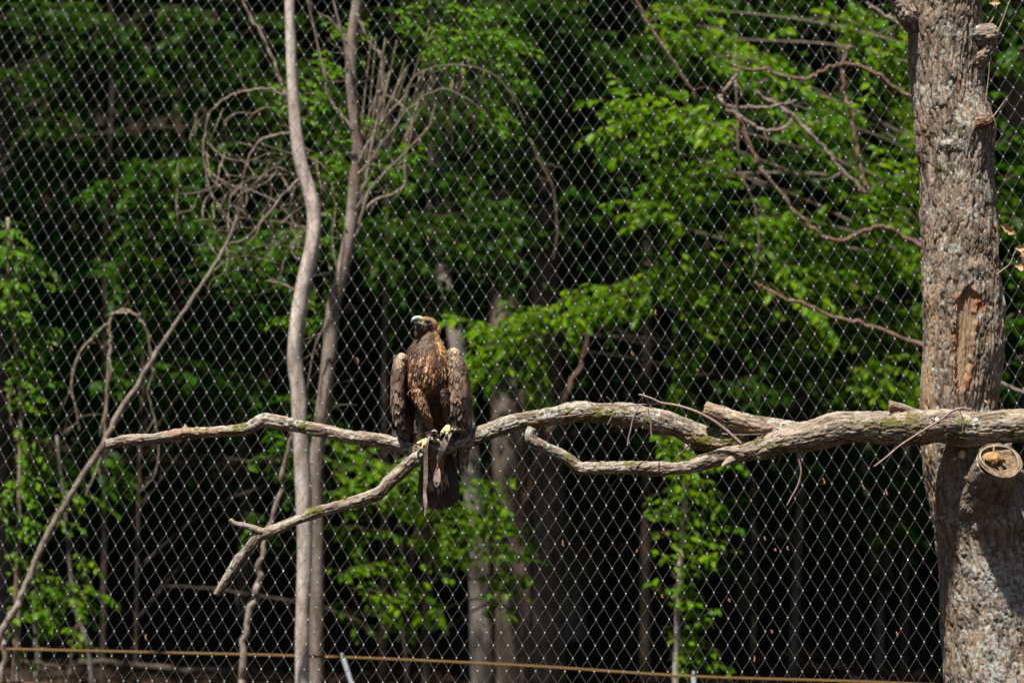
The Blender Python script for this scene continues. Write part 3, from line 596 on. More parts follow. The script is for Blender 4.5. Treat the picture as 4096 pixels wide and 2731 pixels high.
vine('upright grey stem beside the low sapling in the bottom left corner', [(85, 1290), (80, 1400), (86, 1480), (90, 1600)], [4, 5, 6, 7], 15.4, BARK_FOREST, 'bare_stem', 'stem', to_ground=True)
vine('reddish dead limb leaning across the dark trunks right of the eagle', [(1355, 760), (1335, 830), (1305, 900), (1270, 980), (1240, 1050), (1200, 1180)], [4, 5, 7, 7, 6, 5], 17.5, BARK_BROWN, 'dead_limb', 'dead limb', to_ground=True)
vine('thin brown dead stem hanging upright beside the pale grey trunk', [(1118, 1060), (1122, 1120), (1124, 1180), (1126, 1270)], [3, 3.5, 3.5, 3], 17.6, BARK_BROWN, 'bare_stem', 'stem', to_ground=True)
vine('thin vine hanging down through the leaves at the upper right', [(1690, 180), (1694, 300), (1698, 380), (1720, 440), (1738, 490), (1742, 560), (1730, 640)], [2, 2, 2, 1.8, 1.5, 1.5, 1.2], 15, BARK_VINE, group='vines at the right')
vine('thin vine curving down behind the middle of the net', [(1215, 320), (1245, 380), (1270, 430), (1280, 520), (1270, 600)], [1.8, 1.6, 1.4, 1.4, 1], 16, BARK_VINE, group='vines at the right')
# fallen wood on the slope
vine('grey fallen branch lying low on the dark slope at the left', [(370, 1345), (480, 1350), (640, 1375), (760, 1400), (830, 1430), (870, 1470)], [2, 2.5, 3, 3, 3, 2.5], 17.5, BARK_SHADE, 'fallen_branch', 'fallen branch')
vine('dark fallen log lying across the bottom of the slope', [(180, 1520, 16.5), (330, 1530, 16.6), (480, 1540, 16.8), (640, 1560, 17)], [8, 9, 9, 7], 16.5, BARK_SHADE, 'fallen_log', 'fallen log')
vine('pale fallen branch on the ground in the bottom left corner', [(40, 1515), (100, 1525), (160, 1532)], [4, 4.5, 3], 15.2, BARK_SHADE, 'fallen_branch', 'fallen branch')

# dead branches in the upper right, behind the net
z3 = 13.6
DB = [('wavy brown dead branch sweeping down from the tangle to the great trunk', [(1655, 232), (1690, 262), (1720, 330), (1745, 385), (1790, 440), (1840, 500), (1890, 542), (1940, 550), (1990, 528), (2035, 522), (2080, 545), (2140, 580)], [5, 5.5, 6, 6, 5.5, 5.5, 5.5, 6, 6.5, 6, 6, 6]),
      ('thin twisting grey-brown branch running level near the top right', [(1670, 118), (1685, 150), (1720, 160), (1760, 162), (1800, 176), (1850, 180), (1890, 162), (1930, 148), (1970, 152), (2010, 170), (2060, 205), (2130, 240)], [3.5, 4, 5, 5, 5, 5, 5, 6, 6, 6, 6, 6]),
      ('reddish-brown broken branch hanging straight down, hooked at its foot', [(1955, 108), (1934, 150), (1942, 210), (1955, 270), (1968, 330), (1980, 400), (1993, 438), (1978, 440), (1966, 425)], [6, 6.5, 6, 6, 6, 6, 6, 5, 4]),
      ('crooked dead branch looping from the tangle point', [(1655, 228), (1690, 262), (1720, 282), (1750, 298), (1785, 300), (1812, 285), (1825, 262)], [6, 7, 6, 5.5, 5, 5, 4]),
      ('short knobbly dead spur rising from the tangle point', [(1652, 232), (1672, 200), (1690, 178), (1697, 155)], [6, 5, 5, 4]),
      ('level grey dead spur right of the tangle point', [(1700, 248), (1760, 246), (1800, 240), (1830, 232)], [5, 4.5, 4, 3]),
      ('grey slanting dead branch behind the tangle', [(1735, 210), (1780, 240), (1830, 275), (1880, 330), (1925, 385), (1985, 440)], [5, 6, 6, 6, 6, 6]),
      ('pale brown dead branch pointing left from the great trunk at mid height', [(1732, 648), (1760, 662), (1800, 685), (1850, 700), (1900, 722), (1960, 740), (2030, 762), (2140, 800)], [3.5, 4.5, 5, 5.5, 5, 6, 6, 7]),
      ('stubby pale dead branch left of the great trunk at the top edge', [(1990, 6), (2010, 22), (2040, 42), (2100, 70)], [3.5, 5, 5, 6]),
      ('dark slanting bough crossing the leaves near the top centre right', [(1440, -40), (1480, 40), (1530, 120), (1570, 180), (1600, 230)], [4, 5, 5, 4, 3]),
      ('grey dead branch end showing right of the great trunk', [(2285, 870), (2320, 890), (2365, 905), (2400, 915)], [4, 4, 4, 4])]
for lab, pts, r in DB:
    zz = z3+(.5 if 'behind' in lab or 'dark' in lab else 0)
    vine(lab, pts, r, zz, BARK_BROWN if ('brown' in lab or 'red' in lab or 'dark' in lab) else BARK_GREYBROWN, 'dead_branch', 'dead branch', group='dead branches behind the net')

# rope fence and stakes
c = line([(-160, 1488, 13.6), (0, 1490, 13.6), (400, 1499, 13.6), (788, 1509, 13.5), (1200, 1528, 13.5), (1594, 1553, 13.4), (2000, 1566, 13.4), (2500, 1590, 13.3)])
m = NT('rope'); pos = m.n('ShaderNodeTexCoord').outputs['Object']
m.bsdf(m.mix(m.noise(m.scale(pos, (1, 1, 1)), 60, 3), (.20, .11, .03), (.11, .06, .018)), .8, normal=m.bump(m.noise(pos, 250, 2), .6, .002))
o = link('rope', MB().tube(c, 3.1*k_at(13.5), 8, 12).mesh('rope'), m.m, None, label='yellow-brown rope strung low across the forest edge', category='rope')
c = line([(-40, 1562, 13.3), (60, 1568, 13.3), (200, 1576, 13.3)])
link('rope', MB().tube(c, 2.6*k_at(13.5), 8, 6).mesh('rope'), m.m, None, label='second lower rope just showing in the bottom left corner', category='rope')
m = mat_simple('stake_paint', (.22, .23, .24), .5, 0, (.15, .16, .17), 30)
def stake(lab, top, bot, r):
    a = np.array(Q(*top)); b = np.array(Q(*bot)); g = gz_at(b[0], b[1]); d = (b-a)/np.linalg.norm(b-a); e = a+d*(a[2]-g+.15)/max(.2, -d[2])
    root = thing('stake', lab, 'stake', (e[0], e[1], g)); k = k_at(top[2])
    link('post', MB().tube([a, e], r*k, 8, 3).mesh('post'), m, root)
    link('tip', MB().tube([a-d*.03, a], [r*k*.4, r*k], 8, 2).mesh('tip'), m, root)
stake('pale leaning metal stake by the rope right of the twin stems', (788, 1510, 13.45), (808, 1570, 13.45), 5.5)
stake('short pale stake top under the rope right of centre', (1593, 1552, 13.3), (1593, 1590, 13.3), 6)

# ------------------------------------------------------------------ the aviary net: wires crimped together by ferrules
CX = [2048.02, -48.5, -1.56, -11.46, -2.84, 2213.2, 144.41, -6.11, -9.35, 55.74, 1.76, -2.62, 27.42, 14.34, 1.26]
CY = [1364.92, 1468.98, 128.08, -12.62, -9.08, -86.25, 92.65, 35.09, 1.39, -85.68, 62.47, 33.64, -25.61, 1.64, -8.12]
M4 = [(a, b) for a in range(5) for b in range(5-a)]
def knot(i, j):
    i = np.asarray(i, float); j = np.asarray(j, float)
    x = sum(c*(i/40)**a*(j/16)**b for c, (a, b) in zip(CX, M4)); y = sum(c*(i/40)**a*(j/16)**b for c, (a, b) in zip(CY, M4))
    xr = (x-2048)/K; yr = -(y-1365.5)/K
    return PN(x, y, 11.6/(1+.2*xr-.44*yr))
NET_C = np.array(P(2048, 2731, 11)); net = thing('aviary_net', 'grey steel wire aviary net of diamond meshes hung across the whole view', 'net', (float(NET_C[0]), float(NET_C[1]), gz_at(NET_C[0], NET_C[1])))
nrm = unit(np.cross(knot(5, 0)-knot(0, 0), knot(0, 5)-knot(0, 0)))
IM, JM = 46, 17.5
for sgn in (1, -1):
    for a0 in np.arange(-int(IM+JM), int(IM+JM)+1, 1.0):
        js = np.arange(-JM, JM+.01, .5); iis = a0+sgn*(js) ; ok = np.abs(iis) <= IM
        if ok.sum() < 4: continue
        iis, js = iis[ok], js[ok]; kp = knot(iis, js)+nrm*.0012*sgn
        pts = [kp[0]]
        for q in range(len(kp)-1):
            A, B = kp[q], kp[q+1]; ver = (B-A); hor = np.array([ver[0], 0, 0]); rest = ver-hor
            for t in (.12, .3, .5, .7, .88, 1.):
                s = t*.45+.55*(t*t*(3-2*t)); pts.append(A+rest*t+hor*s+nrm*.0015*math.sin(t*math.pi)*sgn)
        pts = np.array(pts); v, qd, tr = tube_data(pts, np.full(len(pts), .00104), 4, False)
        WR = link('wire', mesh_np('wire', v, quads=qd), STEEL, net)
# ferrules
ii2, jj2 = [], []
for a in np.arange(-IM, IM+.1, 1.0):
    for b in np.arange(-17, 17.1, 1.0): ii2 += [a, a+.5]; jj2 += [b, b+.5]
kp = knot(ii2, jj2); th = np.arange(8)*math.pi/4; tv = []
for zz, rr in ((-.5, .7), (-.38, 1.), (.38, 1.), (.5, .7)): tv += [[math.cos(t)*rr*.5, math.sin(t)*rr*.5, zz] for t in th]
tv = np.array(tv+[[0, 0, -.5], [0, 0, .5]]); tt = []
for l in range(3):
    for k in range(8): a, b = l*8+k, l*8+(k+1) % 8; tt += [[a, b, b+8], [a, b+8, a+8]]
for k in range(8): tt += [[32, (k+1) % 8, k], [33, 24+k, 24+(k+1) % 8]]
upv = unit(knot(0, -5)-knot(0, 0)); sd = unit(np.cross(upv, nrm)); R = np.stack([sd, np.cross(upv, sd), upv], 1)
R = np.repeat(R[None], len(kp), 0); v, t = cards(tv, np.array(tt), kp, R, np.stack([np.full(len(kp), .0080), np.full(len(kp), .0070), np.full(len(kp), .0095)], 1))
link('ferrules', mesh_np('ferrules', v, t), FERRULE, net, kind='stuff')

# dry catkins and husks caught in the net
CAT = [(1293, 1248, 'low beside the dark trunk'), (1568, 1275, 'in front of the leafy sapling, upper one'), (1521, 1369, 'on the dark mesh left of the sapling'), (1675, 1378, 'by the lowest husk pair right of the sapling'), (1773, 1450, 'low between the sapling and the thin pale trunk'), (1733, 1513, 'stuck near the bottom edge above the rope'),
       (1757, 1236, 'upper left one of three under the hanging twig'), (1781, 1262, 'middle small one of three under the hanging twig'), (1809, 1259, 'right one of three under the hanging twig'), (2036, 1130, 'high in the mesh left of the great trunk'), (1893, 1105, 'below the thick limb near the hanging twig'), (2061, 1456, 'low down in a cobweb left of the great trunk'),
       (1463, 1265, 'small one far left of the sapling'), (1506, 718, 'in front of the long arching spray'), (1452, 812, 'in the mesh below the arching spray'), (1602, 850, 'tiny one above the curved limb'), (983, 547, 'above the eagle head in the mesh'), (822, 828, 'between the right twin stem and the eagle'), (1861, 284, 'high among the dead branches at the upper right'), (335, 1463, 'low at the left above the rope'), (118, 800, 'at the left beside the creeper'), (1983, 1118, 'just left of the bent pale trunk')]
m = mat_simple('dry_husk', (.42, .20, .09), .85, 0, (.25, .11, .05), 300, .6)
for k, (u, v_, lab) in enumerate(CAT):
    u2, v2 = u*V2, v_*V2; xr = (u2-2048)/K; yr = -(v2-1365.5)/K; p = np.array(P(u2, v2, 11.6/(1+.2*xr-.44*yr)-.006))
    L = RNG.uniform(.018, .034) if 'small' not in lab and 'tiny' not in lab else .014
    ax = unit(np.array([RNG.uniform(.1, .5), 0, -1])); n = 7; c = p+ax*np.linspace(-.5, .5, n)[:, None]*L+np.stack([.002*np.sin(np.arange(n)*1.3+k), 0*np.arange(n), 0*np.arange(n)], 1)
    r = np.array([.001, .0035, .0028, .0042, .0030, .0036, .001]); mb = MB().tube(c-p, r, 6, 2, True, .3)
    for q in range(4): a = c[q+1]-p; mb.tube([a, a+np.array([RNG.uniform(-.007, .007), -.004, -.005])], [.0012, .0004], 4, 1)
    o = link('dry_husk', mb.mesh('dry_husk'), m, None, label='brown dry husk in the net '+lab.replace(', upper one', ''), category='husk', group='dry husks caught in the net'); o.location = p

# ------------------------------------------------------------------ bark surfaces
def nearest_frame(verts, C, Rr, T, N, B, S):
    best = np.full(len(verts), 1e9); bi = np.zeros(len(verts), int)
    for s0 in range(0, len(C), 64):
        d = np.linalg.norm(verts[:, None]-C[None, s0:s0+64], axis=2)/Rr[None, s0:s0+64]**.8
        j = d.argmin(1); dm = d[np.arange(len(verts)), j]; m_ = dm < best; best[m_] = dm[m_]; bi[m_] = s0+j[m_]
    d = verts-C[bi]; along = (d*T[bi]).sum(1)
    return bi, np.stack([(d*N[bi]).sum(1), (d*B[bi]).sum(1), S[bi]+along], 1)
def fused_limbs(name, limbs, voxel):
    """limbs: list of (centre points, radii); union of tubes remeshed to one skin, with bark relief along each limb"""
    mb = MB(); CC, RR, TT, NN, BB, SS = [], [], [], [], [], []; s0 = 0.
    for pts, r in limbs:
        c = catmull(pts, 6); R = np.interp(np.linspace(0, 1, len(c)), np.linspace(0, 1, len(r)), r)
        seglen = np.linalg.norm(np.diff(c, axis=0), axis=1); s = np.concatenate([[0], np.cumsum(seglen)])
        n = max(8, int(s[-1]/.012)); ts = np.linspace(0, s[-1], n); c = np.stack([np.interp(ts, s, c[:, k]) for k in range(3)], 1); R = np.interp(ts, s, R)
        q = np.stack([ts*9, 0*ts+s0*3.3, 0*ts], 1); R = R*(1+.16*(fbm(q, 3)-.5)*2)
        wob = np.stack([fbm(q+5.1, 2)-.5, fbm(q+9.7, 2)-.5, fbm(q+2.2, 2)-.5], 1)*R[:, None]*.35; wob[0] = 0; c = c+wob
        v, qd, tr = tube_data(c, R, 20, True, 0); mb.raw(v, qd, tr)
        T, N, B = frames(c); CC.append(c); RR.append(R); TT.append(T); NN.append(N); BB.append(B); SS.append(ts+s0); s0 += s[-1]+1.7
    me = mb.mesh('tmp'); o = bpy.data.objects.new('tmp', me); COL.objects.link(o)
    mod = o.modifiers.new('r', 'REMESH'); mod.mode = 'VOXEL'; mod.voxel_size = voxel; mod.use_smooth_shade = True
    sm = o.modifiers.new('s', 'SMOOTH'); sm.factor = .5; sm.iterations = 3
    dg = bpy.context.evaluated_depsgraph_get(); me2 = bpy.data.meshes.new_from_object(o.evaluated_get(dg)); bpy.data.objects.remove(o); bpy.data.meshes.remove(me)
    n = len(me2.vertices); v = np.zeros(n*3, np.float32); me2.vertices.foreach_get('co', v); v = v.reshape(-1, 3).astype(float)
    nm = np.zeros(n*3, np.float32); me2.vertex_normals.foreach_get('vector', nm); nm = nm.reshape(-1, 3)
    bi, q = nearest_frame(v, *[np.concatenate(x) if x[0].ndim == 1 else np.vstack(x) for x in (CC, RR, TT, NN, BB, SS)])
    return me2, v, nm, q, np.concatenate(RR)[bi]
def relief(q, R, cell, stretch, depth, seed=0.):
    """plates parted by furrows, running along the limb"""
    a = np.arctan2(q[:, 1], q[:, 0]); rr = np.maximum(R, .01)
    g = np.stack([np.cos(a)*rr, np.sin(a)*rr, q[:, 2]], 1); w = fbm(g*30+seed, 2)-.5; g2 = g+np.stack([w, fbm(g*30+seed+40, 2)-.5, 0*w], 1)*.5*cell
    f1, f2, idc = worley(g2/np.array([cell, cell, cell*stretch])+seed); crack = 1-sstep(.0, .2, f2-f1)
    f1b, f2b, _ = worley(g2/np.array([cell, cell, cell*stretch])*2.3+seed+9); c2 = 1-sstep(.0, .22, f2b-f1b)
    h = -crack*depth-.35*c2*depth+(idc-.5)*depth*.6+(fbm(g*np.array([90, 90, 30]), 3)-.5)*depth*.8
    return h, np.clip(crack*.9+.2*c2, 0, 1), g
def finish_bark(me, v, nm, h, q, crack, mask):
    me.vertices.foreach_set('co', (v+nm*h[:, None]).astype(np.float32).ravel())
    vattr(me, 'q', q, 'FLOAT_VECTOR'); vattr(me, 'crack', crack, 'FLOAT'); vattr(me, 'mask', mask, 'FLOAT_COLOR')
    me.polygons.foreach_set('use_smooth', np.ones(len(me.polygons), bool)); me.update()

# ------------------------------------------------------------------ the great trunk at the right
TZ = 9.98
tp = [(2160, -120, 88), (2166, 0, 88), (2172, 100, 85), (2178, 200, 83), (2192, 300, 88), (2197, 400, 84), (2202, 500, 87), (2205, 600, 88), (2212, 700, 93), (2214, 780, 93), (2207, 860, 91), (2203, 940, 88), (2215, 1030, 97), (2240, 1110, 113), (2268, 1200, 126), (2285, 1300, 130), (2298, 1400, 136), (2305, 1500, 140), (2312, 1600, 144), (2318, 1800, 150), (2322, 2000, 154)]
c = np.array([list(Q(a, b, TZ)) for a, b, _ in tp]); R = np.array([r for *_, r in tp])*k_at(TZ)
c = np.vstack([c, [[c[-1][0]+.02, c[-1][1]+.05, -.1]]]); R = np.append(R, .36)
cc = catmull(c, 10); RR = np.interp(np.linspace(0, 1, len(cc)), np.linspace(0, 1, len(R)), R)
s = np.concatenate([[0], np.cumsum(np.linalg.norm(np.diff(cc, axis=0), axis=1))])
ts = np.concatenate([np.arange(0, 3.5, .0045), np.arange(3.5, s[-1], .03)]); cc = np.stack([np.interp(ts, s, cc[:, k]) for k in range(3)], 1); RR = np.interp(ts, s, RR)
SEG = 300; v, qd, tr = tube_data(cc, RR, SEG, False); T, N, B = frames(cc)
th = np.tile(np.arange(SEG)*2*math.pi/SEG, len(cc)); nm = np.repeat(N, SEG, 0)*np.cos(th)[:, None]+np.repeat(B, SEG, 0)*np.sin(th)[:, None]
Rv = np.repeat(RR, SEG); q = np.stack([np.cos(th)*Rv, np.sin(th)*Rv, np.repeat(ts, SEG)], 1)
h, crack, g = relief(q, Rv, .017, 4.6, .0058, 3.)
rw = (fbm(g*np.array([18, 18, 12.]), 2)-.5)*.35; rg = np.abs(vnoise(np.stack([g[:, 0]*58+rw*6, g[:, 1]*58, g[:, 2]*9.5], 1))-.5)*2; fur = 1-sstep(.0, .32, rg); rg2 = np.abs(vnoise(np.stack([g[:, 0]*80+rw*6+9, g[:, 1]*80, g[:, 2]*13], 1))-.5)*2
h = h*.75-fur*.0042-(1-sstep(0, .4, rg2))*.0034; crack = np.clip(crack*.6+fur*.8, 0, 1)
h += (fbm(g*np.array([7, 7, 3.5]), 3)-.5)*.032+(fbm(g*np.array([22, 22, 9]), 2)-.5)*.014
bx, by = bearing(v); front = sstep(-.05, .25, -nm[:, 1]*1.0)
def lump(px, py, rx, ry, amp): return amp*np.exp(-((bx-px)/rx)**2-((by-py)/ry)**2)*front
h += lump(3790, 585, 24, 20, .016)-lump(3793, 590, 9, 9, .014)+lump(3930, 500, 45, 60, .02)+lump(3980, 1360, 60, 90, .012)+lump(3710, 1190, 40, 50, .010)-lump(3765, 1195, 10, 16, .012)
h += lump(3900, 1065, 30, 22, .008)+lump(4000, 2090, 130, 50, .03)-lump(3960, 1985, 60, 60, .02)
# bark wound
wob = (fbm(np.stack([bx/20, by/26, 0*bx], 1), 4)-.5)*62; cxw = np.interp(by, [1150, 1220, 1400, 1560], [3878, 3866, 3856, 3842]); hw = np.interp(by, [1140, 1190, 1300, 1480, 1575], [8, 34, 38, 30, 6])
wd = (np.abs(bx-cxw+wob*.35)-hw); inside = (1-sstep(-7, 4, wd))*sstep(1140, 1165, by+wob*.4)*(1-sstep(1545, 1575, by))*front
rim = sstep(.35, .6, fbm(np.stack([bx/14, by/34, 0*bx+7], 1), 3))*np.exp(-((wd-5)/9)**2)*sstep(1130, 1160, by)*(1-sstep(1555, 1590, by))*front
dk = np.exp(-((bx-3925)/26)**2-((by-1210)/42)**2)*front+np.exp(-((bx-3950)/9)**2-((by-1345)/40)**2)*front*.9
dk = dk*sstep(.35, .6, fbm(np.stack([bx/16, by/22, 0*bx], 1), 3)+.15*dk)
h = h*(1-inside*.85)-inside*.022+rim*.009*(.4+fbm(np.stack([bx/12, by/20, 0*bx], 1), 2))-dk*.012
fib = (fbm(np.stack([bx/5, by/60, 0*bx], 1), 4)-.5)*.022*inside; h += fib
up2 = fbm(np.stack([bx/40, by/160, 0*bx+3], 1), 3)
tan = np.clip(np.exp(-((bx-np.interp(by, [800, 1100, 1500, 2731], [3710, 3720, 3700, 3790]))/np.interp(by, [800, 1000, 1300, 2731], [18, 34, 26, 14]))**2)*sstep(700, 900, by)*sstep(.42, .6, up2)*front, 0, 1)*.85
lich = sstep(2050, 2350, by)*sstep(3780, 3900, bx)*.55+np.exp(-((by-500)/330)**2)*.25*sstep(3700, 3800, bx)
mask = np.stack([np.clip(inside, 0, 1), np.clip(tan+rim*.0, 0, 1), lich, np.clip(rim+dk, 0, 1)], 1)
me = mesh_np('trunk', v, quads=qd)
GT = thing('great_tree', 'thick furrowed grey-brown trunk with a long bark wound and sawn stub at the right', 'tree', (float(c[-1][0]), float(c[-1][1]), 0))
# rim of torn reddish bark uses the alpha of the mask through its own attribute
vattr(me, 'torn', np.clip(rim*.9+dk, 0, 1), 'FLOAT')
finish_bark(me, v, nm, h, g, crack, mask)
bt = BARK_TRUNK.copy(); bt.name = 'great_trunk_bark'; nt = bt.node_tree
bs = [x for x in nt.nodes if x.type == 'BSDF_PRINCIPLED'][0]; src = bs.inputs['Base Color'].links[0].from_socket
at = nt.nodes.new('ShaderNodeAttribute'); at.attribute_name = 'torn'; mx = nt.nodes.new('ShaderNodeMix'); mx.data_type = 'RGBA'
nt.links.new(at.outputs[2], mx.inputs[0]); nt.links.new(src, mx.inputs[6]); mx.inputs[7].default_value = (.26, .11, .055, 1); nt.links.new(mx.outputs[2], bs.inputs['Base Color'])
link('trunk', me, bt, GT)
# sawn stub, low right
SAWN = NT('sawn_wood'); pos = SAWN.n('ShaderNodeTexCoord').outputs['Object']
SAWN.bsdf(SAWN.mix(SAWN.ramp(SAWN.noise(pos, 45, 5, .7), [(.35, 0.), (.65, 1.)]), (.08, .055, .035), (.27, .19, .12)), .85, normal=SAWN.bump(SAWN.noise(pos, 120, 4, .7), .9, .006), spec=.1)
FRESH = mat_simple('fresh_heartwood', (.42, .25, .10), .8, 0, (.26, .14, .06), 60, .6)
def face_disc(centre, axis, r, sq=1., dish=.01, n=26, m_=48, rough=.004):
    a = unit(np.asarray(axis, float)); e1 = unit(np.cross(a, [0, 0, 1.])); e2 = np.cross(e1, a); V = [np.asarray(centre)-a*dish]; Qd = []; T_ = []
    for i in range(1, n+1):
        for k in range(m_):
            t = 2*math.pi*k/m_; f_ = i/n; p = np.asarray(centre)+(e1*math.cos(t)+e2*math.sin(t)*sq)*r*f_
            V.append(p+a*(-dish*(1-f_**3)+rough*(vnoise((p[None]*60))[0]-.5)*2*(f_ < .97)))
    for k in range(m_): T_.append([0, 1+k, 1+(k+1) % m_])
    for i in range(n-1):
        for k in range(m_): a0 = 1+i*m_+k; b0 = 1+i*m_+(k+1) % m_; Qd.append([a0, a0+m_, b0+m_, b0])
    return np.array(V), np.array(Qd), np.array(T_)
fc = np.array(P(4002, 1836, 9.60)); ax = unit(np.array([.12, -.80, .59])); bs_ = fc-ax*.15+np.array([-.01, .04, 0])
me, v, nm, q, Rv = fused_limbs('stub', [([fc-ax*.20+np.array([-.03, .20, -.06]), fc-ax*.15+np.array([-.015, .09, -.03]), fc-ax*.07, fc-ax*.012], [.13, .115, .10, .097])], .005)
h, crack, g = relief(q, Rv, .03, 3., .003, 8.); face = sstep(-.03, -.012, ((v-fc)@ax))
rad_ = np.linalg.norm((v-fc)-((v-fc)@ax)[:, None]*ax, axis=1); v = v-ax*(.045*face*(1-sstep(.080, .090, rad_)))[:, None]
bx, by = bearing(v); finish_bark(me, v, nm, h*(1-face), g, crack*(1-face), np.stack([0*h, 0*h, 0*h+.1, 0*h], 1)); stub = link('stub', me, mat_bark('stub_bark', (.30, .26, .22), (.15, .12, .10), None, .3), GT)
v, qd, tr = face_disc(fc-ax*.006, ax, .094, 1, .022, rough=.010); link('sawn_face', MB().raw(v, qd, tr).mesh('sawn_face'), SAWN.m, stub)
e1 = unit(np.cross(ax, [0, 0, 1])); e2 = np.cross(e1, ax); mb = MB()
hp = fc+e1*.028+e2*.014
v, qd, tr = face_disc(hp-ax*.004, unit(ax+np.array([.1, -.25, 0])), .04, .62, -.014, 8, 20, .006); mb.raw(v, qd, tr)
for k in range(7): a = hp+e1*RNG.uniform(-.05, .02)+e2*RNG.uniform(-.04, .03)-ax*.006; mb.tube([a, a+ax*.02+e2*RNG.uniform(-.01, .02)], [.008, .002], 5, 1, True, .3)
link('heartwood', mb.mesh('heartwood'), FRESH, stub)
mb = MB(); tt = np.linspace(5.7, 5.7+4.3, 26); rr = .080+.004*np.sin(tt*3.1)
mb.tube([fc+(e1*math.cos(a)+e2*math.sin(a))*r_-ax*.006 for a, r_ in zip(tt, rr)], [.002, .006, .004, .007, .003, .006, .002], 6, 2, True, .6)
link('sapwood_ring', mb.mesh('sapwood_ring'), mat_simple('grey_sapwood', (.30, .26, .21), .85, 0, (.17, .14, .11), 90, .9), stub)
# old burrs and stubs on the trunk
def burr(lims, cell=.016, lab=None, mat=BARK_TRUNK, name='burr'):
    me, v, nm, q, Rv = fused_limbs('b', [([np.array(P(*p)) for p in pts], r) for pts, r in lims], .0045)
    h, crack, g = relief(q, Rv, cell, 2, .005, 5.); finish_bark(me, v, nm, h+(fbm(v*40, 2)-.5)*.012, g, crack, np.stack([0*h, 0*h, 0*h+.2, 0*h], 1))
    o = link(name, me, mat, GT)
    if lab: o['label'] = lab
burr([([(3900, 150, 9.9), (3955, 140, 9.88), (3985, 160, 9.87)], [.05, .046, .03]), ([(3900, 260, 9.9), (3955, 200, 9.88), (3975, 150, 9.87)], [.03, .033, .03])], lab='swollen grey burr with twigs high on the right side')
burr([([(3660, 120, 9.92), (3625, 60, 9.9), (3600, 10, 9.9), (3560, -30, 9.9)], [.04, .045, .04, .04])], lab='thick broken limb base at the top left')
burr([([(3905, 500, 9.85), (3945, 490, 9.82), (3962, 500, 9.81)], [.035, .034, .022])], .01, 'knotty reddish branch scar', mat_bark('scar_bark', (.26, .17, .12), (.10, .05, .03), (.3, .12, .05), .3))
burr([([(3788, 590, 9.86), (3792, 588, 9.83)], [.02, .014])], .01, 'small round branch knot')
# loose bark flakes and fibres
mb = MB(); mfl = mat_simple('torn_bark', (.36, .20, .12), .85, 0, (.22, .10, .06), 120, .5)
for k in range(26):
    t = RNG.uniform(0, 1); side = RNG.choice([-1, 1]); py = 1160+t*400; px = np.interp(py, [1150, 1220, 1400, 1560], [3878, 3866, 3856, 3842])+side*np.interp(py, [1140, 1190, 1300, 1480, 1575], [10, 38, 42, 34, 8])
    z = 9.98-math.sqrt(max(.0, .165**2-((px-3845)*PX)**2))+.005
    a = np.array(P(px, py, z)); d = np.array([RNG.normal(0, .003), -.003, -RNG.uniform(.008, .03)]); mb.tube([a, a+d*.5+[0, -.004, 0], a+d], [.0025, .003, .001], 4, 2, True, .6)
for (px, py) in [(3990, 1590), (3985, 1610), (4000, 1600), (3985, 1555), (3990, 1630)]:
    a = np.array(P(px-10, py, 9.93)); mb.tube([a, a+[.008, -.01, .01], a+[RNG.uniform(.0, .03), -.01, RNG.uniform(-.03, .03)]], [.004, .004, .001], 4, 2, True, .4)
link('bark_flakes', mb.mesh('bark_flakes'), mfl, GT, kind='stuff')
WCH = mat_simple('wood_chip', (.62, .45, .25), .8, 0, (.5, .34, .2), 200, .4)
for (px, py, z, s_) in [(3850, 1818, 9.74, .016), (3818, 1833, 9.78, .009), (3867, 1905, 9.74, .012), (3893, 1912, 9.74, .009), (3843, 1809, 9.745, .010)]:
    p = np.array(P(px, py, z)); vv = np.array([[-1, 0, -.6], [.2, -.3, -1], [1, 0, .2], [.1, .1, 1], [-.3, -.6, .1]])*s_*RNG.uniform(.8, 1.2, (5, 3)); o = link('wood_chip', mesh_np('wood_chip', p+vv, tris=[[0, 1, 4], [1, 2, 4], [2, 3, 4], [3, 0, 4], [0, 3, 2], [0, 2, 1]], smooth=False), WCH, GT)
# twigs and dry leaves right of the trunk
def twig(parent, pz, r0, r1, z=None, mat=BARK_TWIG, name='twig', jag=.12):
    c = pline(pz, z); o = link(name, MB().tube(c, [r0, (r0+r1)/2, r1], 6, 5, True, jag).mesh(name), mat, parent); return o
twig(GT, [(3978, 150), (3995, 120), (4015, 70), (4035, 15), (4050, -20)], .005, .002, 9.85)
twig(GT, [(3950, 110), (3975, 70), (3985, 35), (3990, -10)], .004, .0015, 9.87)
twig(GT, [(3943, 425), (3948, 360), (3955, 300), (3958, 250)], .0035, .0015, 9.84); twig(GT, [(3968, 475), (3990, 445), (4015, 410), (4030, 385)], .004, .0015, 9.83)
twig(GT, [(3985, 1100), (4010, 1080), (4040, 1055), (4058, 1010), (4075, 995)], .004, .0015, 9.85); twig(GT, [(3985, 1050), (3992, 960), (3988, 900), (3990, 880)], .002, .001, 9.87)
twig(GT, [(4060, 1010), (4085, 1015), (4110, 1030)], .002, .001, 9.84)
DRY = NT('dry_brown_leaf'); pos = DRY.n('ShaderNodeTexCoord').outputs['Object']
cD = DRY.mix(DRY.noise(pos, 70, 3), (.42, .25, .12), (.62, .43, .26)); d = DRY.n('ShaderNodeBsdfDiffuse', Color=cD); t = DRY.n('ShaderNodeBsdfTranslucent', Color=cD); x = DRY.n('ShaderNodeMixShader'); DRY.set(x.inputs[0], .35); DRY.set(x.inputs[1], d); DRY.set(x.inputs[2], t); DRY.set(DRY.out.inputs[0], x.outputs[0])
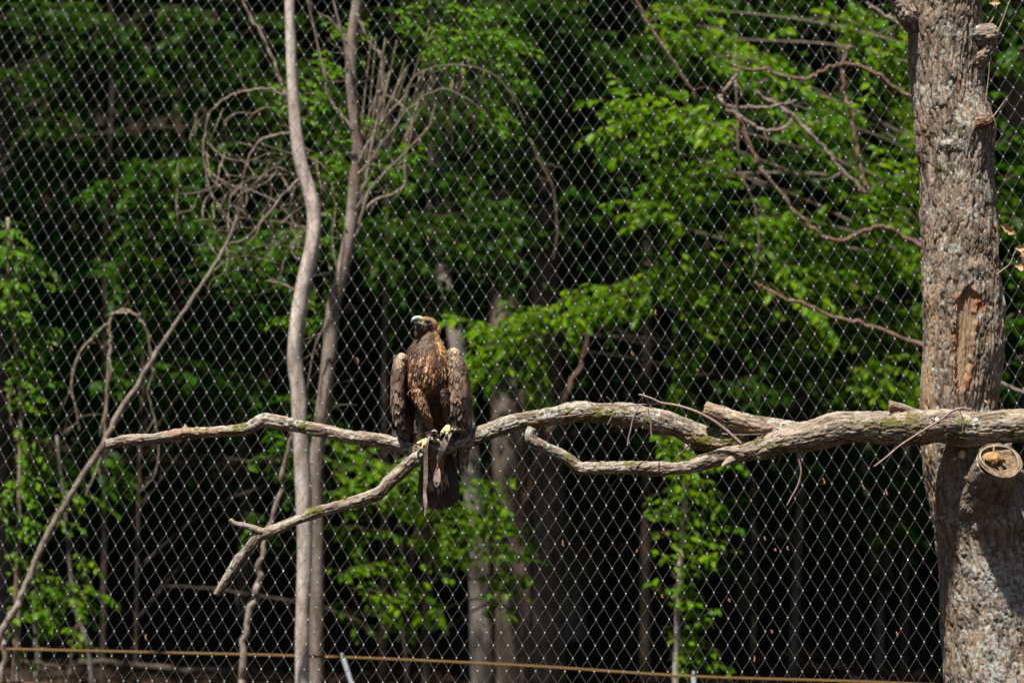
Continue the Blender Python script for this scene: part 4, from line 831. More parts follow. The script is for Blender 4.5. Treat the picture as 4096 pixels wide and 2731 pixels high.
def dry_leaf(px, py, z, L, W, ang, seed):
    """crumpled lobed leaf"""
    r = np.random.default_rng(seed); n1, n2 = 9, 7; V = []
    for i in range(n1):
        t = i/(n1-1); w = W*math.sin(math.pi*min(1, t*1.02+.02))**.6*(.75+.35*math.cos(t*19))
        for k in range(n2):
            s_ = (k/(n2-1)-.5)*2; V.append([t*L, s_*w/2, .16*L*math.sin(3.3*t+seed)+.35*abs(s_)**1.5*w+r.normal(0, .025)*L])
    V = np.array(V); ca, sa = math.cos(ang), math.sin(ang); M = np.array([[ca, 0, sa], [.25, -.6, .1], [-sa*.9, -.3, ca*.9]])
    W_ = V[:, :1]*np.array([ca, -.1, -sa])+V[:, 1:2]*np.array([sa, .25, ca])+V[:, 2:3]*np.array([.1, -1, .1]); Qd = [[i*n2+k, i*n2+k+1, (i+1)*n2+k+1, (i+1)*n2+k] for i in range(n1-1) for k in range(n2-1)]
    link('dry_leaf', mesh_np('dry_leaf', np.array(P(px, py, z))+W_, quads=Qd), DRY.m, GT)
for a in [(3978, 895, 9.85, .032, .02, 1.1, 1), (4000, 905, 9.84, .075, .05, .45, 2), (4060, 995, 9.84, .06, .045, -.1, 3), (4062, 1060, 9.84, .075, .05, .25, 4), (4085, 1010, 9.83, .05, .04, 1.3, 7), (3960, 10, 9.86, .042, .035, .2, 5), (3935, 1598, 9.8, .03, .01, .9, 6)]: dry_leaf(*a)

# ------------------------------------------------------------------ the perch: a felled forked limb
def lim(pz, z=10.0): return [np.array(P(p[0], p[1], p[3] if len(p) > 3 else z)) for p in pz], [p[2]*PX*.96 for p in pz]
L1 = lim([(4400, 1690, 72, 9.74), (4200, 1697, 70, 9.74), (4025, 1705, 70, 9.74), (3885, 1710, 70, 9.74), (3746, 1707, 70, 9.74), (3606, 1706, 70, 9.74), (3466, 1711, 67, 9.74), (3373, 1715, 67, 9.76), (3233, 1745, 62, 9.80), (3150, 1765, 55, 9.82), (3006, 1802, 40, 9.86), (2923, 1818, 37, 9.86), (2840, 1843, 35, 9.86), (2729, 1868, 31, 9.86), (2619, 1873, 30, 9.86), (2508, 1870, 28, 9.86), (2397, 1870, 27, 9.86), (2320, 1875, 28, 9.86)], 9.86)
L1b = lim([(2325, 1875, 27), (2303, 1862, 27), (2290, 1846, 26), (2254, 1821, 25), (2187, 1793, 24), (2140, 1775, 23), (2122, 1757, 22), (2121, 1735, 20), (2130, 1712, 18)], 9.87)
L2 = lim([(2985, 1745, 40, 9.93), (2895, 1765, 50, 9.97), (2795, 1742, 53), (2701, 1704, 50), (2591, 1672, 50), (2480, 1652, 48), (2370, 1648, 46), (2259, 1655, 41), (2149, 1672, 37), (2038, 1698, 39), (1955, 1727, 35), (1911, 1745, 38), (1823, 1772, 39), (1735, 1797, 38), (1664, 1820, 37), (1640, 1836, 36)])
L2l = lim([(1690, 1815, 34), (1640, 1803, 33), (1584, 1780, 32), (1498, 1757, 31), (1383, 1741, 30), (1268, 1720, 30), (1154, 1696, 29), (1090, 1685, 29), (1056, 1680, 28), (1020, 1697, 26), (981, 1714, 26), (867, 1728, 25), (752, 1731, 25), (660, 1748, 26), (608, 1757, 24), (505, 1762, 22), (422, 1780, 21)])
L3 = lim([(1700, 1812, 30), (1650, 1842, 35), (1613, 1877, 33), (1556, 1929, 31), (1530, 1960, 30), (1498, 1981, 29), (1383, 2018, 25), (1268, 2049, 24), (1182, 2081, 22), (1096, 2118, 22), (1039, 2141, 22), (999, 2187, 20), (965, 2225, 21), (947, 2245, 20), (913, 2302, 19), (864, 2380, 17)], 9.98)
L4 = lim([(1050, 2128, 15), (1020, 2112, 13), (981, 2101, 12), (940, 2092, 11), (919, 2076, 10)], 9.97)
L5 = lim([(3240, 1745, 48, 9.86), (3116, 1722, 46, 9.88), (3033, 1704, 42, 9.9), (2923, 1674, 38, 9.92), (2860, 1650, 35, 9.93), (2822, 1637, 32, 9.94)])
L6 = lim([(3700, 1670, 25, 9.73), (3640, 1640, 18, 9.72), (3580, 1622, 19, 9.71), (3556, 1618, 22, 9.71)])
K1 = lim([(742, 1728, 14), (741, 1705, 7), (742, 1694, 3)]); K2 = lim([(612, 1765, 16), (616, 1788, 12), (614, 1800, 9)]); K3 = lim([(2405, 1862, 18, 9.855), (2410, 1843, 13, 9.85)]); K4 = lim([(2930, 1835, 15, 9.83), (2893, 1860, 9, 9.80), (2890, 1872, 4, 9.79)])
K5 = lim([(3040, 1822, 16, 9.84), (3035, 1826, 14, 9.815)])
me, v, nm, q, Rv = fused_limbs('perch', [L1, L1b, L2, L2l, L3, L4, L5, L6, K1, K2, K3, K4, K5], .0048)
h, crack, g = relief(q, Rv, .0165, 4.4, .0046, 21.); thin = sstep(.012, .035, Rv); h = h*(.35+.65*thin)+(fbm(v*np.array([16, 16, 16]), 3)-.5)*.012
bx, by = bearing(v); big = sstep(2000, 3300, bx)
# bare peeled wood: sawn ends, worn spots
peel = np.zeros(len(v))
for (px, py, r) in [(421, 1780, 13), (862, 2384, 14), (918, 2073, 8), (2817, 1634, 22), (3549, 1617, 14), (2890, 1872, 12), (742, 1696, 10), (615, 1800, 8)]: peel = np.maximum(peel, np.exp(-(((bx-px)/r)**2+((by-py)/r)**2)*1.2))
rust = np.zeros(len(v))
mask = np.stack([np.clip(peel*1.4, 0, 1), 0*h, .25*(1-big)+np.exp(-((bx-2060)/90)**2)*.25, 0*h], 1)
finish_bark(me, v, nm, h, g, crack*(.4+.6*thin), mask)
lo = np.array(P(3700, 1790, 9.9))
PERCH = thing('perch_limb', 'long crooked forked dead limb, bark lit from above, that the eagle sits on', 'branch', lo)
link('limb', me, BARK_PERCH, PERCH)
# twigs on the perch (region pixels -> photo pixels)
def r4(x, y): return (1900+x/1.809, 1500+y/1.809)
def tw4(pts, z, r0, r1, mat=BARK_TWIG): return twig(PERCH, [(*r4(*p),) for p in pts], r0, r1, z, mat)
tw4([(1925, 498), (1880, 455), (1800, 385), (1700, 315), (1600, 265), (1500, 230), (1420, 212), (1350, 202), (1290, 175), (1240, 155), (1185, 140)], 9.79, .0085, .0045)
tw4([(1420, 212), (1340, 210), (1220, 212), (1130, 220), (1040, 225), (960, 212), (880, 210)], 9.80, .005, .002)
tw4([(1225, 215), (1210, 190), (1215, 160)], 9.80, .003, .003); tw4([(1000, 212), (975, 180), (950, 155)], 9.8, .003, .0015, BARK_BROWN)
tw4([(1045, 228), (1010, 270), (985, 310), (955, 365)], 9.79, .0025, .0018); tw4([(1200, 215), (1165, 265), (1140, 330), (1125, 400), (1110, 460), (1103, 515)], 9.78, .0035, .003)
tw4([(1155, 285), (1170, 305), (1175, 318)], 9.78, .002, .001); tw4([(1250, 235), (1262, 290), (1272, 340), (1275, 400), (1277, 468)], 9.78, .0038, .003); tw4([(1215, 368), (1212, 390)], 9.78, .002, .002)
tw4([(600, 302), (680, 295), (760, 282), (858, 270)], 9.95, .003, .002); tw4([(1790, 425), (1900, 432), (2000, 430), (2080, 425)], 9.82, .003, .001); tw4([(2020, 472), (2085, 438)], 9.82, .003, .002)
tw4([(1440, 615), (1480, 575), (1530, 525), (1560, 500)], 9.9, .002, .004, BARK_BROWN); tw4([(1065, 715), (1010, 770), (975, 825), (950, 870), (932, 905)], 9.88, .004, .0025, BARK_BROWN)
tw4([(2315, 470), (2330, 540), (2345, 620), (2360, 700), (2335, 800), (2290, 880), (2256, 945)], 9.78, .0055, .003); tw4([(2210, 585), (2190, 640), (2155, 690)], 9.84, .004, .001, BARK_BROWN)
def r5(x, y): return (3000+x/2.146, 1500+y/2.146)
twig(PERCH, [r5(*p) for p in [(1885, 300), (1840, 285), (1780, 292), (1720, 320), (1640, 380), (1520, 455), (1400, 530), (1280, 610), (1180, 695), (1110, 750), (1065, 785)]], .006, .0035, 9.65)
twig(PERCH, [r5(*p) for p in [(1795, 300), (1820, 350), (1828, 420), (1820, 500)]], .0022, .001, 9.66)
twig(PERCH, [(1490, 2005), (1480, 2012), (1470, 2020)], .002, .001, 9.96); twig(PERCH, [(1057, 1672), (1052, 1660), (1048, 1650)], .004, .001, 9.99)
# spots of white wood where nails went in
m = mat_simple('white_spot', (.75, .74, .68), .6); 
for (x, y) in [(1605, 380), (1940, 385)]:
    px, py = r5(x, y); p = np.array(P(px, py, 9.74-.073)); vv, qd, tr = face_disc([0, 0, 0], [0, -1, .15], .0085, 1, -.003, 4, 14, 0); link('white_spot', MB().raw(vv+p, qd, tr).mesh('white_spot'), m, PERCH)
# moss cushions and crust lichens as raised growth
def tufts(name, spots, mat, n, size, parent):
    V, T_ = [], []; base = 0
    for (px, py, rx, ry, z) in spots:
        k = int(n*rx*ry/400); px_ = px+RNG.normal(0, rx*.5, k); py_ = py+RNG.normal(0, ry*.5, k)
        org = PN(px_, py_, z+RNG.normal(0, .003, k)); al = RNG.normal(size=(k, 3))+[0, -1.2, .4]; vv, tt_ = cards(FAR_V, FAR_T, org, basis(al, RNG.normal(size=(k, 3))), RNG.uniform(.6, 1.3, k)*size); V.append(vv); T_.append(tt_+base); base += len(vv)
    link(name, mesh_np(name, np.vstack(V), np.vstack(T_), smooth=False), mat, parent, kind='stuff')
MOSS = mat_simple('moss', (.07, .075, .012), .95, 0, (.16, .15, .03), 150)
tufts('moss', [(*r4(1570, 405), 12, 8, 9.95), (*r4(1790, 480), 26, 18, 9.90), (*r4(1880, 360), 22, 14, 9.89), (*r4(860, 620), 14, 8, 9.835), (*r4(2130, 400), 24, 10, 9.85), (*r4(1340, 305), 10, 8, 9.95), (*r5(1120, 420), 34, 12, 9.68), (*r5(1450, 370), 30, 12, 9.675), (*r5(1950, 520), 36, 12, 9.68), (*r5(2200, 490), 30, 14, 9.68), (*r5(260, 500), 20, 14, 9.79), (1700, 1815, 14, 8, 9.962), (1760, 1835, 16, 6, 9.97)], MOSS, 60, .006, PERCH)

# ------------------------------------------------------------------ the golden eagle
EZ = 10.0
EAGLE = thing('eagle', 'golden eagle perched upright on the forked limb, head raised and turned to the left', 'eagle', np.array(P(1730, 1800, EZ)))
def ell_loft(rings, seg=28):
    """rings (px, py, rx_px, rz_px, z)"""
    a = catmull(np.array(rings, float), 6); V = []; th = np.arange(seg)*2*math.pi/seg
    for (px, py, rx, rz, z) in a:
        cpt = np.array(P(px, py, z)); V.append(cpt+np.stack([np.cos(th)*rx*PX, np.sin(th)*rz*PX, 0*th], 1))
    n = len(a); V = np.vstack(V); i = np.arange(n-1)[:, None]*seg+np.arange(seg)[None]; j = np.arange(n-1)[:, None]*seg+(np.arange(seg)+1)[None] % seg
    qd = np.stack([i, i+seg, j+seg, j], 2).reshape(-1, 4); k = np.arange(seg); top = len(V); V = np.vstack([V, V[:seg].mean(0), V[(n-1)*seg:n*seg].mean(0)])
    return V, qd, np.vstack([np.stack([k, (k+1) % seg, 0*k+top], 1), np.stack([(n-1)*seg+(k+1) % seg, (n-1)*seg+k, 0*k+top+1], 1)])
def ball(mb, px, py, z, r, sq=(1, 1, 1)):
    th = np.linspace(0, math.pi, 14); V = []; seg = 20
    for t in th:
        for k in range(seg): a = 2*math.pi*k/seg; V.append([math.sin(t)*math.cos(a)*sq[0], math.sin(t)*math.sin(a)*sq[1], math.cos(t)*sq[2]])
    V = np.array(V)*r*PX+np.array(P(px, py, z)); i = np.arange(13)[:, None]*seg+np.arange(seg)[None]; j = np.arange(13)[:, None]*seg+(np.arange(seg)+1)[None] % seg
    mb.raw(V, np.stack([i, i+seg, j+seg, j], 2).reshape(-1, 4))
def remesh(mb, voxel, it=4, name='body'):
    me = mb.mesh('tmp'); o = bpy.data.objects.new('tmp', me); COL.objects.link(o)
    mod = o.modifiers.new('r', 'REMESH'); mod.mode = 'VOXEL'; mod.voxel_size = voxel; mod.use_smooth_shade = True
    sm = o.modifiers.new('s', 'SMOOTH'); sm.factor = .5; sm.iterations = it
    me2 = bpy.data.meshes.new_from_object(o.evaluated_get(bpy.context.evaluated_depsgraph_get())); bpy.data.objects.remove(o); me2.name = name; return me2
mb = MB()
mb.raw(*ell_loft([(1713, 1318, 38, 42, 9.985), (1713, 1345, 45, 50, 9.985), (1709, 1375, 60, 62, 9.985), (1707, 1402, 74, 74, 9.985), (1710, 1440, 81, 84, 9.985), (1713, 1490, 85, 92, 9.985), (1716, 1540, 84, 90, 9.99), (1720, 1590, 78, 82, 10.0), (1727, 1640, 66, 66, 10.015), (1738, 1690, 54, 52, 10.03), (1746, 1750, 42, 42, 10.05), (1750, 1820, 35, 30, 10.07), (1750, 1860, 26, 20, 10.08)]))
mb.raw(*ell_loft([(1716, 1408, 50, 30, 10.04), (1714, 1430, 92, 40, 10.045), (1712, 1480, 104, 48, 10.05), (1714, 1560, 104, 48, 10.055), (1722, 1640, 96, 44, 10.06), (1738, 1710, 70, 38, 10.07), (1748, 1770, 40, 26, 10.08)]))
# head turned left and raised
ball(mb, 1714, 1304, 9.975, 37, (1, 1, .98)); ball(mb, 1700, 1296, 9.962, 31); ball(mb, 1686, 1290, 9.95, 24); ball(mb, 1728, 1322, 9.985, 34); ball(mb, 1690, 1312, 9.955, 28); ball(mb, 1684, 1330, 9.96, 27); ball(mb, 1676, 1288, 9.942, 17); ball(mb, 1676, 1312, 9.95, 17)
# thighs
mb.raw(*ell_loft([(1672, 1560, 34, 40, 9.95), (1680, 1600, 27, 34, 9.935), (1694, 1640, 21, 27, 9.93), (1707, 1672, 19, 22, 9.935), (1716, 1700, 16, 17, 9.945), (1720, 1725, 12, 12, 9.952), (1722, 1745, 10, 10, 9.955)], 16))
mb.raw(*ell_loft([(1775, 1560, 34, 42, 9.96), (1780, 1600, 28, 36, 9.95), (1787, 1640, 20, 26, 9.95), (1793, 1670, 16, 18, 9.955), (1797, 1695, 13, 13, 9.96)], 16))
mb.raw(*ell_loft([(1690, 1640, 26, 26, 10.01), (1686, 1690, 28, 28, 10.0), (1686, 1725, 26, 24, 9.995), (1694, 1760, 20, 18, 9.99), (1698, 1775, 12, 12, 9.99)], 16))
BODY = remesh(mb, .0045, 6)
FE = NT('plumage_under'); pos = FE.n('ShaderNodeTexCoord').outputs['Object']; FE.bsdf(FE.mix(FE.noise(FE.scale(pos, (1, 1, .3)), 90, 3), (.05, .03, .018), (.11, .065, .035)), .8)
link('body', BODY, FE.m, EAGLE)
nv = len(BODY.vertices); bv = np.zeros(nv*3, np.float32); BODY.vertices.foreach_get('co', bv); bv = bv.reshape(-1, 3).astype(float)
BODY.calc_loop_triangles(); nt_ = len(BODY.loop_triangles); bt_ = np.zeros(nt_*3, np.int32); BODY.loop_triangles.foreach_get('vertices', bt_); bt_ = bt_.reshape(-1, 3)

def mat_feather(name, objvar=None):
    """barbs across, a paler fringe at the edge; colour from the feather's own pigment"""
    m = NT(name); uv = m.n('ShaderNodeUVMap').outputs[0]; s = m.n('ShaderNodeSeparateXYZ'); m.set(s.inputs[0], uv)
    e = m.math('MULTIPLY', m.math('ABSOLUTE', m.math('SUBTRACT', s.outputs[0], .5)), 2.)
    if objvar is None: base = m.attr('pigment', 0)
    else: base = m.ramp(m.n('ShaderNodeObjectInfo').outputs['Random'], objvar)
    tip = m.math('MAXIMUM', m.ramp(e, [(.72, 0.), (.98, 1.)]), m.ramp(s.outputs[1], [(.86, 0.), (1., 1.)]))
    pale = m.mix(1., base, (1.9, 1.75, 1.6), 'MULTIPLY'); col = m.mix(m.math('MULTIPLY', tip, .5 if objvar else .22), base, pale)
    cmb = m.n('ShaderNodeCombineXYZ'); m.set(cmb.inputs[0], m.math('MULTIPLY', e, 2.)); m.set(cmb.inputs[1], m.math('ADD', m.math('MULTIPLY', s.outputs[1], 14.), m.math('MULTIPLY', e, -5.)))
    barb = m.noise(cmb.outputs[0], 3., 3); col = m.mix(m.ramp(barb, [(.35, 0.), (.65, .35)]), col, m.mix(1., col, (.6, .58, .56), 'MULTIPLY'))
    shaft = m.ramp(e, [(.02, 1.), (.06, 0.)])
    if objvar: col = m.mix(m.math('MULTIPLY', shaft, .7), col, m.mix(1., col, (1.6, 1.6, 1.6), 'MULTIPLY'))
    m.bsdf(col, .55, normal=m.bump(barb, .3, .002), spec=.35); return m.m
def feather_template(n=6, kind='round'):
    V, UVs, T_ = [], [], []
    prof = {'round': [.35, .8, 1, 1, .95, .74, .18], 'point': [.5, .9, 1, .85, .55, .28, 0], 'long': [.45, .7, .85, .95, 1, .92, .3]}[kind]
    for i in range(n+1):
        t = i/n; w = np.interp(t, np.linspace(0, 1, 7), prof)*.5
        for k, u in enumerate((-1, -.5, 0, .5, 1)):
            V.append([t, u*w, .10*(1-abs(u)**2)*.5+.05*math.sin(t*2.2)]); UVs.append([.5+u*.5, t])
    for i in range(n):
        for k in range(4): a = i*5+k; T_ += [[a, a+5, a+6], [a, a+6, a+1]]
    return np.array(V), np.array(UVs), np.array(T_)
def feather_batch(name, org, al, nr, L, W, col, kind, mat, parent, stuff=True):
    tv, tuv, tt_ = feather_template(4, kind); v, t = cards(tv, tt_, org, basis(al, nr), np.stack([L, W, W], 1)); me = mesh_np(name, v, t)
    uvl = me.uv_layers.new(name='UVMap'); li = np.zeros(len(me.loops), np.int32); me.loops.foreach_get('vertex_index', li); uvl.data.foreach_set('uv', np.tile(tuv, (len(org), 1))[li].astype(np.float32).ravel())
    vattr(me, 'pigment', np.repeat(np.hstack([col, np.ones((len(col), 1))]), len(tv), 0), 'FLOAT_COLOR')
    return link(name, me, mat, parent, **({'kind': 'stuff'} if stuff else {}))
FM = mat_feather('contour_feather')
# contour feathers over the whole body
tri = bv[bt_]; fn = np.cross(tri[:, 1]-tri[:, 0], tri[:, 2]-tri[:, 0]); area = np.linalg.norm(fn, axis=1); fn = fn/area[:, None]
NF = 15000; w = area.copy(); tc = tri.mean(1); tx, ty = bearing(tc); w *= np.where(ty < 1350, 2.6, 1.); pick = RNG.choice(len(tri), NF, p=w/w.sum()); ab = RNG.uniform(size=(NF, 2)); fl = ab.sum(1) > 1; ab[fl] = 1-ab[fl]
o = tri[pick, 0]+(tri[pick, 1]-tri[pick, 0])*ab[:, :1]+(tri[pick, 2]-tri[pick, 0])*ab[:, 1:]; nr = fn[pick]; fx, fy = bearing(o)
flow = np.tile([0., 0., -1.], (NF, 1)); headm = (1-sstep(1325, 1375, fy))[:, None]; beak = np.array(P(1655, 1272, 9.90)); flow = unit(flow*(1-headm)+headm*(unit(o-beak)+[.0, .1, -.35]))
outw = ((fx-1713)/90)[:, None]*np.array([.25, 0, 0]); flow = unit(flow+outw*(1-headm)); al = unit(flow-nr*(flow*nr).sum(1)[:, None])
lift = np.where(fy < 1330, .06, .11)[:, None]; al = unit(al+nr*lift*RNG.uniform(.3, 1.4, (NF, 1))+RNG.normal(0, .09, (NF, 3)))
r1 = RNG.uniform(size=NF); cl = fbm(np.stack([fx/13, fy/30, 0*fx], 1), 2); cl2 = fbm(np.stack([fx/8+50, fy/24, 0*fx], 1), 2)
C_ = lambda *c: np.array(c)[None]
dark, mid, rust_, pale, gold = C_(.075, .043, .027), C_(.16, .092, .053), C_(.36, .18, .08), C_(.58, .45, .36), C_(.66, .40, .18)
col = np.tile(dark, (NF, 1))
def put(mask, c): global col; mask = np.clip(mask, 0, 1)[:, None]; col = col*(1-mask)+c*mask
put(sstep(.35, .65, cl2*.6+r1*.4)*.7, mid)
chest = sstep(1385, 1425, fy)*(1-sstep(1530, 1610, fy)); put(chest*sstep(.52, .60, cl*.8+r1*.2), rust_); put(chest*sstep(.60, .65, cl2*.85+r1*.15)*(1-sstep(1520, 1550, fy))*.8, pale)
put(chest*(1-sstep(.38, .46, cl*.8+r1*.2))*.9, dark*1.1)
belly = sstep(1520, 1590, fy)*(1-sstep(1720, 1790, fy))*(np.abs(fx-1740) < 60); put(belly*1., C_(.034, .020, .013))
put(((1-sstep(-14, 8, (1712-28)-fx+0*fy))*0), dark)
thl = (fy > 1575)*(fy < 1745)*(o[:, 1] < np.array(P(0, 1600, 9.965))[1]+.0)*((np.abs(fx-np.interp(fy, [1575, 1640, 1720], [1680, 1695, 1720])) < 30)); put(thl*.95, C_(.20, .115, .062)); put(thl*(r1 > .75), C_(.30, .19, .11))
thr = (fy > 1600)*(fy < 1700)*(np.abs(fx-1790) < 26); put(thr*.8, C_(.13, .07, .035))
gr = (fy > 1630)*(fy < 1790)*(fx < 1705)*(np.abs(fx-1685) < 30)*(o[:, 1] > np.array(P(0, 1600, 9.95))[1]); put(gr*(cl2 > .45)*.8, C_(.30, .27, .25)); put(gr*(cl2 <= .45)*.8, C_(.2, .12, .07))
cr = sstep(1790, 1815, fy); put(cr, C_(.42, .20, .065)); put(cr*(r1 > .8), C_(.5, .30, .13))
# head
hd = 1-sstep(1335, 1365, fy); edge = sstep(-6, 16, (fx-1713)-np.interp(fy, [1262, 1300, 1340, 1400, 1440], [6, 10, 12, 30, 62])); nape = edge*(1-sstep(1410, 1450, fy)); put(nape*sstep(.12, .4, r1), gold); put(nape*(r1 < .12), mid*1.5)
crown = (1-sstep(1276, 1288, fy)); put(crown, C_(.20, .115, .06)*1.0); put(crown*(r1 > .6), C_(.34, .21, .12))
thro = sstep(1302, 1312, fy)*(1-sstep(1385, 1410, fy))*(1-nape)*(1-sstep(1745, 1765, fx)); put(thro*.95, dark*1.0); put(thro*(r1 > .75), C_(.13, .08, .05))
cheek = (fx > 1718)*(fx < 1750)*(fy > 1285)*(fy < 1325); put(cheek*.8, C_(.22, .13, .07))
lore = ((fx-1692)**2+(fy-1286)**2 < 13**2)*1.; put(lore*.95, C_(.30, .27, .22)); eyea = (np.abs(fx-1709) < 14)*(np.abs(fy-1290) < 11); put(eyea*.8, C_(.20, .16, .12))
L = np.interp(fy, [1265, 1300, 1340, 1400, 1500, 1600, 1700, 1800, 1860], [.010, .011, .020, .028, .034, .032, .026, .034, .036])*RNG.uniform(.75, 1.25, NF); W = L*np.interp(fy, [1265, 1340, 1420, 1600, 1800], [.34, .26, .30, .36, .44])
front_ok = ~(((fx-1709)**2+(fy-1289)**2 < 10.5**2)*(nr[:, 1] < 0)) & ~((fx < 1682)*(fy < 1300)*(nr[:, 1] < .5)) & ~((fx < 1672)*(fy < 1303))
face = (fx < 1722)*(fy < 1302); L = np.where(face, L*.62, L)
k_ = front_ok; col = np.clip(col*RNG.uniform(.9, 1.12, (NF, 1))*np.array([[1.0, .95, .92]]), .005, .8)
feather_batch('body_plumage', o[k_]-al[k_]*L[k_, None]*.25, al[k_], nr[k_], L[k_], W[k_], col[k_], 'point', FM, EAGLE)

# beak, cere, gape, eye
BK = NT('beak_horn'); pos = BK.n('ShaderNodeNewGeometry').outputs['Position']
tip = np.array(P(1645, 1296, 9.90)); vd = BK.n('ShaderNodeVectorMath', _operation='DISTANCE'); BK.set(vd.inputs[0], pos); vd.inputs[1].default_value = tuple(tip)
BK.bsdf(BK.ramp(vd.outputs['Value'], [(.010, (.07, .08, .11)), (.022, (.19, .22, .27)), (.036, (.42, .46, .48))]), .42, spec=.5)
YEL = mat_simple('yellow_skin', (.76, .60, .30), .5, 0, (.66, .48, .20), 300, .3); PYEL = mat_simple('pale_yellow_cere', (.62, .54, .22), .5, 0, (.5, .45, .2), 300, .2)
mb = MB(); mb.tube(pline([(1684, 1280, 9.945), (1672, 1275, 9.928), (1661, 1274, 9.912), (1652, 1279, 9.903), (1647, 1288, 9.90), (1646.5, 1299, 9.90)]), np.array([13.5, 12, 9.6, 7.2, 4, .6])*PX, 16, 6); link('beak', mb.mesh('beak'), BK.m, EAGLE)
mb = MB(); mb.tube(pline([(1690, 1296, 9.943), (1674, 1292.5, 9.922), (1662, 1290, 9.910), (1655, 1289, 9.906)]), np.array([7, 6, 5, 2])*PX, 12, 5); link('lower_beak', mb.mesh('lower_beak'), mat_simple('pale_horn', (.45, .46, .42), .4, 0, (.35, .37, .36), 200), EAGLE)
mb = MB(); mb.tube(pline([(1683, 1279, 9.944), (1678, 1277, 9.936), (1671, 1275, 9.926)]), np.array([14.4, 14.2, 12.4])*PX, 16, 4); link('cere', mb.mesh('cere'), PYEL, EAGLE)
mb = MB(); mb.tube(pline([(1670, 1287, 9.912), (1680, 1291.5, 9.916), (1691, 1297, 9.923), (1702, 1304, 9.934)]), np.array([1.6, 2.4, 2.6, 1.2])*PX, 8, 5); link('gape', mb.mesh('gape'), YEL, EAGLE)
NO = mat_simple('nostril_dark', (.02, .018, .015), .6); mb = MB(); mb.tube(pline([(1671, 1274, 9.9125), (1674, 1279, 9.914)]), np.array([1.8, 1.6])*PX, 6, 2); link('nostril', mb.mesh('nostril'), NO, EAGLE)
mb = MB(); ball(mb, 1709.5, 1289.5, 9.9385, 10); eye = link('eye', mb.mesh('eye'), mat_simple('iris', (.42, .33, .05), .12, 0, (.30, .20, .03), 500, 0, .8, .5), EAGLE)
mb = MB(); ball(mb, 1708.2, 1288.4, 9.9315, 4.8); link('pupil', mb.mesh('pupil'), mat_simple('pupil_black', (.005, .005, .006), .06, 0, None, 10, 0, .9), eye)
SK = mat_simple('brow_skin', (.10, .07, .05), .7, 0, (.16, .12, .08), 300, .4)
mb = MB(); mb.tube(pline([(1693, 1279, 9.937), (1702, 1280, 9.927), (1712, 1281, 9.926), (1721, 1286, 9.93), (1729, 1294, 9.94)]), np.array([2.2, 4, 4.4, 3.6, 1.5])*PX, 8, 5); link('brow', mb.mesh('brow'), SK, EAGLE)
mb = MB(); mb.tube(pline([(1698, 1292, 9.930), (1704, 1299, 9.929), (1712, 1300, 9.93), (1720, 1295, 9.933)]), np.array([1.2, 1.8, 1.8, 1.2])*PX, 6, 5); link('eyelid', mb.mesh('eyelid'), mat_simple('eyelid_skin', (.30, .27, .22), .7), EAGLE)

# wings: folded mass, coverts one by one, long flight feathers
WM = mat_feather('wing_covert', [(0, (.085, .056, .042)), (.4, (.13, .087, .063)), (.75, (.19, .13, .092)), (1, (.29, .20, .14))])
FL = mat_feather('flight_feather', [(0, (.030, .022, .018)), (.6, (.05, .035, .026)), (1, (.085, .058, .042))])
TL = mat_feather('tail_quill', [(0, (.022, .020, .022)), (.5, (.050, .042, .040)), (1, (.105, .082, .070))])
ftm = {}
def feather_obj(name, org, al, nr, L, W, kind, mat, parent):
    key = (kind, mat.name)
    if key not in ftm:
        tv, tuv, tt_ = feather_template(8, kind); me = mesh_np(name, tv, tt_); uvl = me.uv_layers.new(name='UVMap'); li = np.zeros(len(me.loops), np.int32); me.loops.foreach_get('vertex_index', li); uvl.data.foreach_set('uv', tuv[li].astype(np.float32).ravel()); me.materials.append(mat); ftm[key] = me
    ob = bpy.data.objects.new(name, ftm[key]); COL.objects.link(ob); ob.parent = parent; R_ = basis(np.array([al]), np.array([nr]))[0]
    M = Matrix(((*(R_[0]*[L, W, W]), org[0]), (*(R_[1]*[L, W, W]), org[1]), (*(R_[2]*[L, W, W]), org[2]), (0, 0, 0, 1)))
    root = parent
    off = Vector((0, 0, 0))
    while root is not None: off += root.location; root = root.parent
    ob.matrix_parent_inverse = Matrix.Translation(-off); ob.matrix_basis = M; return ob
SHF = mat_feather('shoulder_feather')
